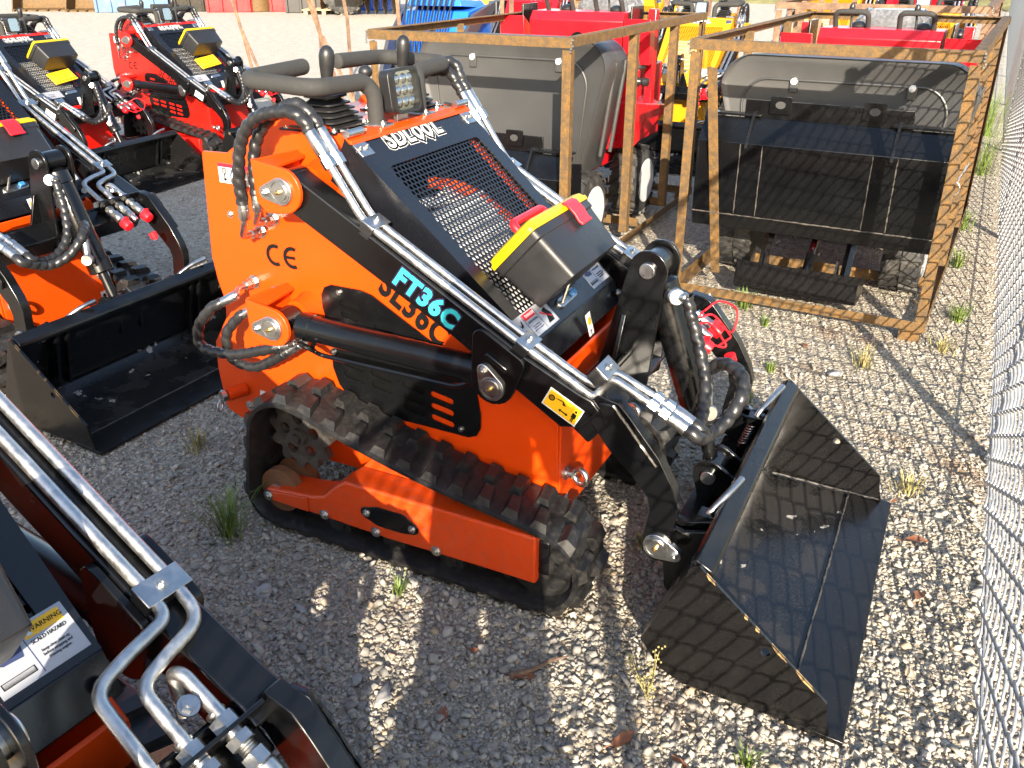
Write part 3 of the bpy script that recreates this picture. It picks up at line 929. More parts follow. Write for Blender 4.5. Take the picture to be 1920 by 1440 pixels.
        for x, z in (((-0.052, 0.940), (0.343, 0.716)) if s < 0 else ((-0.052, 0.940), (0.338, 0.722))):
            pipe_clamp(root, (x, s*0.351, z), ax, (0.4, 0, 0.9))
    pipe_clamp(root, (0.532, -0.350, 0.688), (0.75, 0, -0.66), (0.5, 0, 0.8), 0.07)
    # near pipes end in unions, then hoses to the tilt cylinder
    un = []
    for k, yy in enumerate((-0.354, -0.320)):
        p = Vector((0.640, yy, 0.628)); d = Vector((0.85, 0.05, -0.46)).normalized()
        mb = MB(); mb.hexnut(p - d*0.006, p + d*0.014, 0.016); mb.cyl(p + d*0.014, p + d*0.024, 0.012, 12); mb.hexnut(p + d*0.024, p + d*0.044, 0.0165)
        u = build('pipe_union', mb, zinc, root)
        ferrule(u, p + d*0.046, p + d*0.098, 0.0165)
        un.append((p + d*0.092, d))
    p, d = un[1]
    mb = MB(); wrapped_hose(mb, [p, p + d*0.03, (0.725, -0.255, 0.545), (0.715, -0.19, 0.552), (0.700, -0.13, 0.600), (0.662, -0.092, 0.685), (0.636, -0.08, 0.745), (0.624, -0.073, 0.775)], 0.0150); build('wrapped_hose', mb, hosem, root, sharp=60)
    p, d = un[0]
    mb = MB(); wrapped_hose(mb, [p, p + d*0.03, (0.748, -0.262, 0.533), (0.776, -0.20, 0.552), (0.792, -0.15, 0.598), (0.774, -0.11, 0.626), (0.728, -0.075, 0.628), (0.692, -0.058, 0.600), (0.686, -0.054, 0.578)], 0.0165); build('wrapped_hose', mb, hosem, root, sharp=60)
    # lower rear hoses on the near side
    for k, (fp, hp) in enumerate((((-0.545, -0.245, 0.688), [(-0.545, -0.335, 0.672), (-0.600, -0.365, 0.640), (-0.650, -0.372, 0.580), (-0.650, -0.372, 0.520), (-0.545, -0.368, 0.516), (-0.43, -0.364, 0.550), (-0.395, -0.36, 0.562)]),
                                  ((-0.472, -0.245, 0.668), [(-0.495, -0.315, 0.640), (-0.535, -0.335, 0.615), (-0.578, -0.345, 0.560), (-0.572, -0.345, 0.490), (-0.49, -0.345, 0.480), (-0.405, -0.350, 0.526), (-0.375, -0.35, 0.545)]))):
        f = fitting(root, fp, (0, -1, 0), None, 0.010)
        q = Vector(fp) + Vector((0, -0.036, 0)); e = Vector(hp[0]); d = (Vector(hp[1])-e).normalized()
        mb = MB(); mb.tube(rounded([q, q + Vector((-0.004, -0.03, -0.002)), e - d*0.012, e], 0.02), 0.008, 10); build('elbow', mb, zinc, f)
        ferrule(f, e - d*0.012, e + d*0.040, 0.0135)
        hp = [e + d*0.036] + hp[1:]
        mb = MB(); wrapped_hose(mb, hp, 0.0145); ho = build('wrapped_hose', mb, hosem, root, sharp=60)
        e = Vector(hp[-1]); d = (e - Vector(hp[-2])).normalized()
        ferrule(ho, e - d*0.006, e + d*0.05, 0.0135)
        mb = MB(); mb.hexnut(e + d*0.05, e + d*0.068, 0.012); mb.cyl(e + d*0.068, e + d*0.088, 0.009, 10); build('hose_nut', mb, zinc, ho)
    # ---------------- auxiliary couplers on the far arm
    mb = MB(); d = Vector((0.87, 0, -0.49)).normalized()
    mb.add([tuple(Vector((0.520, y, 0.612)) + Vector((0.49, 0, 0.87))*h + d*t) for t in (0, 0.006) for y, h in ((0.155, -0.03), (0.335, -0.03), (0.335, 0.032), (0.155, 0.032))], [(0,1,2,3), (7,6,5,4), (0,4,5,1), (1,5,6,2), (2,6,7,3), (3,7,4,0)])
    bk = build('coupler_bracket', mb, black, root, bev=0.001)
    bolt(root, Vector((0.478, 0.268, 0.652)), (0.49, 0, 0.87), 0.010)
    mb = MB(); mb.tube(rounded([(0.44, 0.285, 0.60), (0.420, 0.290, 0.660), (0.440, 0.293, 0.664), (0.505, 0.293, 0.628)], 0.024), 0.0094, 14); build('steel_pipe', mb, pipe, root)
    for k, (y, z) in enumerate(((0.293, 0.624), (0.241, 0.620), (0.192, 0.614))):
        p = Vector((0.500, y, z))
        mb = MB()
        mb.lathe(p - d*0.01, d, [(0, 0.0125), (0.004, 0.014), (0.008, 0.0125)], 14)
        mb.hexnut(p + d*0.002, p + d*0.022, 0.0185); mb.cyl(p + d*0.028, p + d*0.036, 0.013, 14)
        mb.hexnut(p + d*0.034, p + d*0.048, 0.0185)
        mb.lathe(p + d*0.048, d, [(0, 0.011)] + [(0.002*i, 0.0115 + 0.0012*(i % 2)) for i in range(1, 8)] + [(0.016, 0.011)], 16)
        mb.hexnut(p + d*0.063, p + d*0.082, 0.018)
        c = build('quick_coupler', mb, zinc, root)
        mb = MB(); mb.lathe(p + d*0.082, d, [(0, 0.014), (0.004, 0.0175), (0.02, 0.0175), (0.022, 0.0165), (0.026, 0.0165), (0.028, 0.0175), (0.04, 0.0175), (0.042, 0.015), (0.06, 0.0145)] if k != 1 else [(0, 0.014), (0.004, 0.016), (0.026, 0.016), (0.03, 0.012), (0.05, 0.011), (0.054, 0.008)], 20)
        build('coupler_sleeve', mb, zinc, c)
        if k != 1:
            mb = MB(); mb.lathe(p + d*0.118, d, [(0, 0.0205), (0.002, 0.0215), (0.026, 0.0205), (0.034, 0.0185), (0.036, 0.002)], 20); mb.box(p + d*0.13 + Vector((0.006, 0.0, 0.022)), (0.016, 0.010, 0.012))
            build('dust_cap', mb, rplastic, c)
        else:
            mb = MB(); q = p + Vector((0.17, 0.02, -0.115)); mb.lathe(q, (0.3, 0.2, -1), [(0, 0.016), (0.02, 0.016), (0.022, 0.010), (0.028, 0.010), (0.03, 0.002)], 16)
            build('dust_cap', mb, rplastic, c)
        mb = MB(); mb.torus(p + d*0.075, d, 0.0205, 0.0032, 20, 7)
        sp = [p + d*0.078 + Vector((0.01, 0.01, 0.02)), p + d*0.10 + Vector((0.02, 0.05, 0.05 if k == 0 else 0.03)), p + d*0.15 + Vector((0.02, 0.085, 0.045 if k == 0 else -0.01)), p + d*0.175 + Vector((0.0, 0.06, 0.0)), p + d*0.15 + Vector((0.004, 0.012, 0.01 if k != 1 else -0.02))]
        mb.tube(spline(sp, 0.008), 0.003, 7); tt_ = build('cap_tether', mb, rplastic, c); LOADER_OPT[tt_.name] = 'tether'
    # ---------------- cross member, tilt cylinder tower
    mb = MB(); mb.box((0.485, 0, 0.545), (0.085, 0.68, 0.085), Matrix.Rotation(R(38), 3, 'Y'))
    cm = build('cross_member', mb, black, root, bev=0.006)
    mb = MB()
    mb.add([(0.385, -0.23, 0.535), (0.385, 0.23, 0.535), (0.49, 0.30, 0.60), (0.49, -0.30, 0.60), (0.385, -0.23, 0.528), (0.385, 0.23, 0.528), (0.49, 0.30, 0.593), (0.49, -0.30, 0.593)], [(0,1,2,3), (7,6,5,4), (0,4,5,1), (1,5,6,2), (2,6,7,3), (3,7,4,0)])
    build('cross_plate', mb, black, cm, bev=0.001)
    for s in (-1, 1):
        tw = hull(circ((0.518, 0.822), 0.048, 20) + [(0.415, 0.575), (0.40, 0.545), (0.500, 0.490), (0.535, 0.52)])
        mb = MB(); mb.prism(tw, s*0.056, s*0.046)
        t = build('tilt_bracket', mb, black, cm, bev=0.002)
        mb = MB(); mb.prism([(0.452, 0.53), (0.462, 0.53), (0.492, 0.70), (0.482, 0.705)], s*0.056, s*0.092)
        mb2 = MB(); mb2.add([(0.46, s*0.056, 0.705), (0.472, s*0.056, 0.705), (0.452, s*0.056, 0.54), (0.462, s*0.056, 0.54), (0.452, s*0.115, 0.545), (0.462, s*0.115, 0.545), (0.462, s*0.068, 0.705), (0.474, s*0.068, 0.705)], [(0,1,7,6), (2,4,5,3), (0,6,4,2), (1,3,5,7), (6,7,5,4), (0,2,3,1)])
        build('gusset', mb2, black, t, bev=0.0015)
    mb = MB(); mb.cyl((0.518, -0.066, 0.822), (0.518, 0.066, 0.822), 0.020, 20); build('tilt_pin', mb, zinc, cm, bev=0.002)
    a = Vector((0.518, 0, 0.822)); b = Vector((0.716, 0, 0.300)); d = (b-a).normalized()
    mb = MB(); mb.cyl(a - YV*0.036, a + YV*0.036, 0.036, 24); mb.lathe(a + d*0.034, d, [(0, 0.03), (0.012, 0.043), (0.055, 0.043), (0.058, 0.040), (0.345, 0.040), (0.347, 0.045), (0.395, 0.045), (0.40, 0.03)], 28)
    tc = build('tilt_cylinder', mb, black, root, sharp=30)
    mb = MB(); mb.cyl(a + d*0.42, b - d*0.02, 0.018, 18); build('cylinder_rod', mb, black, tc)
    mb = MB(); mb.cyl(b - YV*0.032, b + YV*0.032, 0.033, 24); build('rod_eye', mb, black, tc)
    e = d.cross(YV).normalized()
    if e.x < 0: e = -e
    for q, hp in ((a + d*0.072, (0.624, -0.073, 0.775)), (a + d*0.375, (0.686, -0.054, 0.578))):
        w = (e*0.6 + Vector((0, -0.8, 0))).normalized()
        o1 = q + w*0.038
        mb = MB(); mb.cyl(o1, o1 + w*0.03, 0.013, 14); build('cylinder_port', mb, black, tc)
        mb = MB(); mb.lathe(o1 + w*0.03, w, [(0, 0.019), (0.003, 0.021), (0.03, 0.021), (0.033, 0.018), (0.036, 0.018)], 20)
        bj = build('banjo_fitting', mb, zinc, tc)
        hv = (Vector(hp) - (o1 + w*0.048)).normalized(); L = (Vector(hp) - (o1 + w*0.048)).length
        ferrule(bj, o1 + w*0.046, o1 + w*0.046 + hv*min(L, 0.075), 0.0135)
    # ---------------- front lifting eyes and badges
    for s in (-1, 1):
        p = Vector((0.381, s*0.200, 0.300))
        mb = MB(); mb.cyl(p, p + Vector((0.022, 0, 0)), 0.012, 14); mb.torus(p + Vector((0.042, 0, -0.002)), (0.35, 1, 0), 0.021, 0.0075, 28, 10); mb.cyl(p, p + Vector((0.006, 0, 0)), 0.019, 18)
        build('lifting_eye', mb, zinc, root)
        Ms = frame((0.3818, s*0.205, 0.205), (0,1,0), (0,0,1))
        sticker(root, Ms, 0.038, 0.05, white, [('poly', circ((-0.004, 0.006), 0.008, 12), ink), ('poly', [(0.0, -0.018), (0.012, -0.018), (0.012, -0.008), (0.0, -0.008)], ink)])
    # ---------------- operator controls
    for s in (-1, 1):
        hx = [(-0.205, s*0.102, 1.112), (-0.206, s*0.102, 1.190), (-0.222, s*0.122, 1.218), (-0.232, s*0.280, 1.222), (-0.262, s*0.305, 1.224), (-0.425, s*0.300, 1.230), (-0.448, s*0.268, 1.232), (-0.444, s*0.075, 1.238)]
        mb = MB(); mb.tube(rounded(hx, 0.040, 8), 0.0205, 18)
        h = build('grab_handle', mb, foam, root)
        e = Vector(hx[-1]); mb = MB(); mb.lathe(e + YV*s*0.002, (0, -s, 0), [(0, 0.0205), (0.006, 0.0195), (0.009, 0.015), (0.010, 0.002)], 18); build('handle_cap', mb, foam, h)
        mb = MB(); mb.box((-0.205, s*0.102, 1.114), (0.075, 0.05, 0.008)); fl = build('handle_flange', mb, zinc, h, bev=0.002)
        for dx in (-0.028, 0.028):
            bolt(fl, (-0.205+dx, s*0.102-0.012, 1.118), (0,0,1), 0.0065)
        # bellows and lever
        cx, cy = -0.305, s*0.170
        mb = MB()
        lv = []
        zz = 1.114
        for k in range(5):
            w = 0.078 - 0.0075*k
            lv += [(zz, w-0.014), (zz+0.0035, w), (zz+0.0075, w), (zz+0.011, w-0.012)]
            zz += 0.0125
        lv += [(zz+0.004, 0.030), (zz+0.008, 0.042), (zz+0.014, 0.042), (zz+0.030, 0.016), (zz+0.038, 0.013)]
        n = 24; vs = []; fs = []
        for z, w in lv:
            for q in rrect((cx, cy), 2*w, 2*w, w*0.35, 5):
                vs.append((q[0], q[1], z))
        m_ = len(rrect((0,0), 1, 1, .2, 5))
        for i in range(len(lv)-1):
            for k in range(m_):
                fs.append((i*m_+k, i*m_+(k+1) % m_, (i+1)*m_+(k+1) % m_, (i+1)*m_+k))
        fs.append(tuple((len(lv)-1)*m_+k for k in range(m_)))
        mb.add(vs, fs)
        bl = build('lever_bellows', mb, hosem, root, sharp=50)
        mb = MB(); mb.box((cx, cy, 1.1125), (0.172, 0.168, 0.005)); build('bellows_plate', mb, black, bl, bev=0.001)
        for dx, dy in ((0.072, 0.07), (0.072, -0.07), (-0.072, 0.07), (-0.072, -0.07)):
            bolt(bl, (cx+dx, cy+dy, 1.115), (0,0,1), 0.006, 0.006)
        tp = Vector((cx+0.008, cy, zz+0.036)); dv = Vector((0.10, 0.0, 1)).normalized()
        mb = MB(); mb.cyl(tp - dv*0.01, tp + dv*0.018, 0.007, 12); lvr = build('lever_rod', mb, zinc, root)
        mb = MB(); mb.lathe(tp + dv*0.006, dv, [(0, 0.013), (0.012, 0.0145), (0.04, 0.018), (0.062, 0.0195), (0.074, 0.017), (0.083, 0.010), (0.086, 0.002)], 20)
        build('lever_knob', mb, plastic, lvr)
    mb = MB(); mb.cyl((-0.285, 0.0, 1.11), (-0.30, 0.0, 1.215), 0.005, 10); tl = build('throttle_rod', mb, chrome, root)
    mb = MB(); mb.sphere((-0.301, 0.0, 1.225), 0.019, 14, (1,1,0.9)); build('throttle_knob', mb, plastic, tl)
    # work lamp
    M = frame((-0.178, -0.012, 1.188), (0.05, 1, 0), (-0.12, 0, 1)) @ Matrix.Diagonal((1.18, 1.18, 1, 1))
    mb = MB(M); mb.prism(rrect((0,0), 0.092, 0.092, 0.016), -0.034, 0.0, 'z')
    lp = build('work_lamp', mb, plastic, root, bev=0.004)
    mb = MB(M); mb.prism(rrect((0,0), 0.082, 0.082, 0.012), 0.0, 0.003, 'z'); build('lamp_reflector', mb, chrome, lp)
    mb = MB(M)
    for i in range(3):
        for j in range(3):
            mb.lathe(((i-1)*0.024, (j-1)*0.024, 0.003), (0,0,1), [(0, 0.011), (0.003, 0.008), (0.004, 0.004), (0.0045, 0.0005)], 12)
    build('lamp_led', mb, chrome, lp)
    glass = bpy.data.materials.new('lamp_glass'); glass.use_nodes = True
    g = glass.node_tree.nodes['Principled BSDF']; g.inputs['Transmission Weight'].default_value = 1; g.inputs['Roughness'].default_value = 0.03; g.inputs['IOR'].default_value = 1.3
    mb = MB(M); mb.prism(rrect((0,0), 0.086, 0.086, 0.014), 0.0105, 0.0125, 'z'); build('lamp_lens', mb, glass, lp)
    mb = MB(M)
    o_, i_ = rrect((0,0), 0.094, 0.094, 0.017), rrect((0,0), 0.080, 0.080, 0.012)
    me = plate_curve(o_, [i_[::-1]], 0.014, M @ Matrix.Translation((0,0,0.006))); finish('lamp_bezel', me, plastic, lp, bev=0.002)
    mb = MB(); mb.box((-0.190, -0.012, 1.135), (0.012, 0.05, 0.05)); mb.cyl((-0.19, -0.05, 1.15), (-0.19, 0.026, 1.15), 0.008, 10); build('lamp_stand', mb, zinc, lp, bev=0.001)
    # ---------------- near side plate furniture
    SP = lambda x, z, ang=0: frame((x, -0.2452, z), (math.cos(R(ang)), 0, math.sin(R(ang))), (-math.sin(R(ang)), 0, math.cos(R(ang))))
    bolt(body, (-0.60, -0.245, 0.87), (0, -1, 0), 0.007)
    bolt(body, (-0.628, -0.245, 0.281), (0, -1, 0), 0.0115)
    for k, a0 in enumerate((55, 60)):
        if k == 0:
            out = circ((-0.460, 0.775), 0.031, 18, 62, 298) + circ((-0.460, 0.775), 0.020, 18, 298, 62)[::1]
        else:
            out = circ((-0.402, 0.775), 0.031, 18, 62, 298) + circ((-0.402, 0.775), 0.020, 18, 298, 62)
        mb = MB(); nq = 19
        o1, i1 = out[:nq], out[nq:][::-1]
        vs = [(x, -0.2462, z) for x, z in o1] + [(x, -0.2462, z) for x, z in i1]
        mb.add(vs, [(q, q+1, nq+q+1, nq+q) for q in range(nq-1)])
        lt = build('lettering', mb, ink, body)
        if k == 1:
            mb = MB(); mb.box((-0.410, -0.2462, 0.775), (0.034, 0.0006, 0.0085)); build('lettering', mb, ink, body)
    x = lettering('SL36C', 0.100, SP(-0.026, 0.6915, -35.0), ink, body, bold=0.042, xs=0.76, spacing=1.13)
    LOADER_OPT[x.name] = 'model_text'
    st = SP(-0.565, 0.98, -1)
    sticker(body, st, 0.110, 0.052, white, [('rect', 0, 0.021, 0.110, 0.010, redprint), ('poly', circ((-0.035, 0.006), 0.009, 14), ink), ('poly', circ((-0.035, 0.006), 0.007, 14), white), ('poly', [(-0.037, -0.002), (-0.033, -0.002), (-0.033, -0.012), (-0.027, -0.017), (-0.034, -0.021), (-0.041, -0.016), (-0.037, -0.014)], ink), ('rect', 0.012, 0.006, 0.024, 0.0015, ink), ('rect', 0.012, -0.008, 0.018, 0.014, ink), ('rect', 0.012, -0.008, 0.015, 0.011, white)], name='lifting_sticker')
    p = Vector((-0.515, -0.245, 0.985)); mb = MB(); mb.cyl(p, p + Vector((0, -0.02, 0)), 0.012, 14); mb.torus(p + Vector((0, -0.04, 0)), (1, 0.15, 0.1), 0.024, 0.0075, 26, 10); build('lifting_eye', mb, zinc, body)
    p = Vector((-0.64, -0.245, 0.335)); mb = MB(); mb.cyl(p, p + Vector((-0.02, -0.055, 0.0)), 0.020, 18); tb = build('tow_boss', mb, orange, body)
    mb = MB(); q = p + Vector((-0.022, -0.060, 0)); mb.cyl(q, q + Vector((-0.005, -0.012, 0)), 0.017, 18); mb.torus(q + Vector((-0.008, -0.018, -0.028)), (0.9, 0.3, 0), 0.016, 0.003, 18, 6); build('tow_pin', mb, zinc, tb)
    sticker(body, SP(-0.545, 0.330, -6), 0.075, 0.022, white, [('text', 0.0, 0, 0.013, 'MADE IN', ink)], name='origin_label')
    mb = MB()
    mb.add([(-0.70, -0.246, 0.40), (-0.66, -0.246, 0.42), (-0.44, -0.246, 0.26), (-0.47, -0.246, 0.245), (-0.70, -0.254, 0.395), (-0.665, -0.256, 0.412), (-0.45, -0.256, 0.258), (-0.47, -0.254, 0.245)], [(4,5,6,7), (0,4,7,3), (1,2,6,5), (0,1,5,4), (2,3,7,6)])
    # arm stickers
    AS = lambda x, z, ang: frame((x, -0.3855, z), (math.cos(R(ang)), 0, math.sin(R(ang))), (-math.sin(R(ang)), 0, math.cos(R(ang))))
    arm0 = [o for o in bpy.data.objects if o.name.startswith('loader_arm') and o.parent == root][0]
    sticker(arm0, AS(0.447, 0.592, -27.5), 0.092, 0.050, white, [('rect', 0, 0, 0.086, 0.044, yelprint), ('poly', circ((-0.032, 0.004), 0.008, 12), ink), ('poly', circ((-0.032, 0.004), 0.0055, 12), yelprint),
        ('poly', [(-0.028, 0.008), (-0.016, 0.012), (-0.004, 0.014), (0.006, 0.006), (-0.002, 0.004), (-0.006, 0.011), (-0.016, 0.0095)], ink),
        ('poly', [(-0.006, -0.011), (0.0, -0.0065), (0.0, -0.0095), (0.014, -0.0095), (0.014, -0.0065), (0.020, -0.011), (0.014, -0.0155), (0.014, -0.0125), (0.0, -0.0125), (0.0, -0.0155)], ink),
        ('poly', circ((0.032, 0.010), 0.0035, 10), ink), ('poly', [(0.0265, 0.005), (0.0375, 0.005), (0.0375, -0.008), (0.035, -0.008), (0.035, -0.019), (0.0325, -0.019), (0.0325, -0.010), (0.0315, -0.010), (0.0315, -0.019), (0.029, -0.019), (0.029, -0.008), (0.0265, -0.008)], ink)])
    M = AS(0.098, 0.790, -31.0)
    fo = finish('model_sticker', text_mesh('FT36C', 0.066, M @ Matrix.Translation((0, 0, 0.0006)), extrude=0.0003, bold=0.10, shear=0.10, xs=0.90, spacing=1.14), mat('sticker_navy', (0.02, 0.012, 0.04), 0.3), arm0)
    finish('lettering', text_mesh('FT36C', 0.066, M @ Matrix.Translation((0, 0, 0.0014)), extrude=0.0003, bold=0.045, shear=0.10, xs=0.90, spacing=1.14), teal, fo)
    LOADER_OPT[fo.name] = 'ft_sticker'
    # ---------------- quick attach
    qa = None
    for s in (-1, 1):
        pl = [(0.655, 0.300), (0.66, 0.258), (0.69, 0.240), (0.70, 0.15), (0.735, 0.10), (0.765, 0.10), (0.815, 0.31), (0.80, 0.335), (0.735, 0.315), (0.70, 0.325)]
        mb = MB(); mb.prism(pl, s*0.340, s*0.328); mb.prism(pl, s*0.295, s*0.283)
        q = build('quick_attach_plate', mb, black, root, bev=0.0015)
    mb = MB(); mb.add([(0.725, -0.34, 0.10), (0.725, 0.34, 0.10), (0.795, 0.34, 0.335), (0.795, -0.34, 0.335), (0.737, -0.34, 0.097), (0.737, 0.34, 0.097), (0.807, 0.34, 0.332), (0.807, -0.34, 0.332)], [(0,1,2,3), (7,6,5,4), (0,4,5,1), (1,5,6,2), (2,6,7,3), (3,7,4,0)])
    mb.box((0.70, 0, 0.21), (0.05, 0.60, 0.05))
    qa = build('quick_attach_frame', mb, black, root, bev=0.002)
    for s in (-1, 1):
        mb = MB(); mb.prism(hull(circ((0.716, 0.300), 0.042, 18) + [(0.70, 0.2), (0.78, 0.2), (0.79, 0.30)]), s*0.052, s*0.040); build('tilt_ear', mb, black, qa, bev=0.0015)
    mb = MB(); mb.cyl((0.716, -0.066, 0.300), (0.716, 0.06, 0.300), 0.019, 18); build('tilt_lower_pin', mb, zinc, qa, bev=0.0015)
    for s in (-1, 1):
        a = Vector((0.735, s*0.255, 0.245)); d = Vector((0.13, s*0.03, 0.3)).normalized() if s < 0 else Vector((0.10, 0.05, 0.3)).normalized()
        pts = []
        for k in range(80):
            t = k/79
            pts.append(a + d*(0.065*t) + Vector((math.cos(t*2*math.pi*8)*0.012, math.sin(t*2*math.pi*8)*0.012, 0)))
        mb = MB(); mb.tube(pts, 0.0025, 6); sp_ = build('latch_spring', mb, zinc, qa)
        mb = MB(); mb.cyl(a - d*0.12, a + d*0.08, 0.009, 12); mb.box(a + d*0.085, (0.04, 0.04, 0.02)); build('latch_pin', mb, black, qa)
        mb = MB(); mb.tube(rounded([a + d*0.075, a + d*0.105, a + d*0.125 + Vector((0.018, 0.05, 0.012)), a + d*0.135 + Vector((0.030, 0.105, 0.014))], 0.03), 0.0085, 12); build('latch_handle', mb, zinc, qa)
    # ---------------- bucket
    prof = [(0.800, 0.352), (0.814, 0.356), (0.824, 0.346), (1.106, 0.104), (1.112, 0.060), (1.122, 0.022), (0.80, 0.030), (0.745, 0.055), (0.700, 0.118)]
    hole = circ((0.969, 0.188), 0.0105, 14)
    for s in (-1, 1):
        M = frame((0, s*0.496, 0), (1,0,0), (0,0,1))
        me = plate_curve(prof, [hole[::-1]], 0.008, M)
        bs = finish('bucket_side', me, black_worn, root, bev=0.0015)
    inner = [(1.150, 0.008), (0.80, 0.020), (0.745, 0.045), (0.698, 0.112), (0.800, 0.352)]
    mb = MB()
    n_ = len(inner); th = 0.007
    nor = []
    for i in range(n_):
        a = Vector(inner[max(i-1,0)]); b = Vector(inner[min(i+1,n_-1)]); t = (b-a).normalized(); nor.append(Vector((t.y, -t.x)))
    vs = []
    for i, (x, z) in enumerate(inner):
        q = Vector((x, z)) + nor[i]*th
        for y in (-0.4915, 0.4915):
            vs.append((x, y, z)); vs.append((q.x, y, q.y))
    fs = []
    for i in range(n_-1):
        a, b = i*4, (i+1)*4
        fs += [(a, a+2, b+2, b), (a+1, b+1, b+3, a+3), (a, b, b+1, a+1), (a+2, a+3, b+3, b+2)]
    fs += [(0,1,3,2), (n_*4-4, n_*4-2, n_*4-1, n_*4-3)]
    mb.add(vs, fs)
    bk = build('bucket_shell', mb, bucket_floor_mat(), root)
    tan = mat('chipped_primer', (0.34, 0.21, 0.08), 0.7, var=0.4, vs=80)
    for t_, ln in ((0.02, 0.03), (0.33, 0.012), (0.42, 0.014), (0.55, 0.05), (0.62, 0.018), (0.75, 0.06)):
        a_ = Vector((0.824 + 0.282*t_, -0.5005, 0.3455 - 0.242*t_)); d_ = Vector((0.282, 0, -0.242)).normalized(); n_v = Vector((-0.65, 0, -0.76))
        mb = MB(); mb.add([a_, a_ + d_*ln*0.4 + n_v*0.005, a_ + d_*ln + n_v*0.002, a_ + d_*ln*0.8, a_ + Vector((0, 0.006, 0.0008)), a_ + d_*ln*0.8 + Vector((0, 0.006, 0.0008))], [(0,1,2,3), (0,3,5,4)])
        build('paint_chip', mb, tan, bk)
    mb = MB(); mb.prism([(1.150, 0.006), (1.152, 0.018), (1.030, 0.028), (1.030, 0.015)], -0.502, 0.502); build('cutting_edge', mb, black_worn, bk, bev=0.001)
    mb = MB(); mb.prism([(0.790, 0.350), (0.803, 0.362), (0.838, 0.343), (0.842, 0.330), (0.832, 0.317), (0.797, 0.335)], -0.488, 0.488); build('bucket_lip', mb, black, bk, bev=0.003)
    mb = MB()
    for s in (-1, 1):
        w = [Vector((1.115 - 0.315*t, s*0.489, 0.026 + 0.010*t)) for t in [i/40 for i in range(41)]]
        mb.tube([p + Vector((0, rnd.uniform(-.001,.001), rnd.uniform(-.001,.001))) for p in w], [0.0025+rnd.uniform(0,.0018) for _ in w], 6)
    w = [Vector((1.030, -0.488+0.976*i/70, 0.028)) for i in range(71)]
    mb.tube([p + Vector((rnd.uniform(-.001,.001), 0, 0)) for p in w], [0.002+rnd.uniform(0,.0015) for _ in w], 6)
    build('weld_bead', mb, mat('grey_weld', (0.075, 0.07, 0.065), 0.55, metal=0.3, var=0.7, vs=90), bk)
    return root

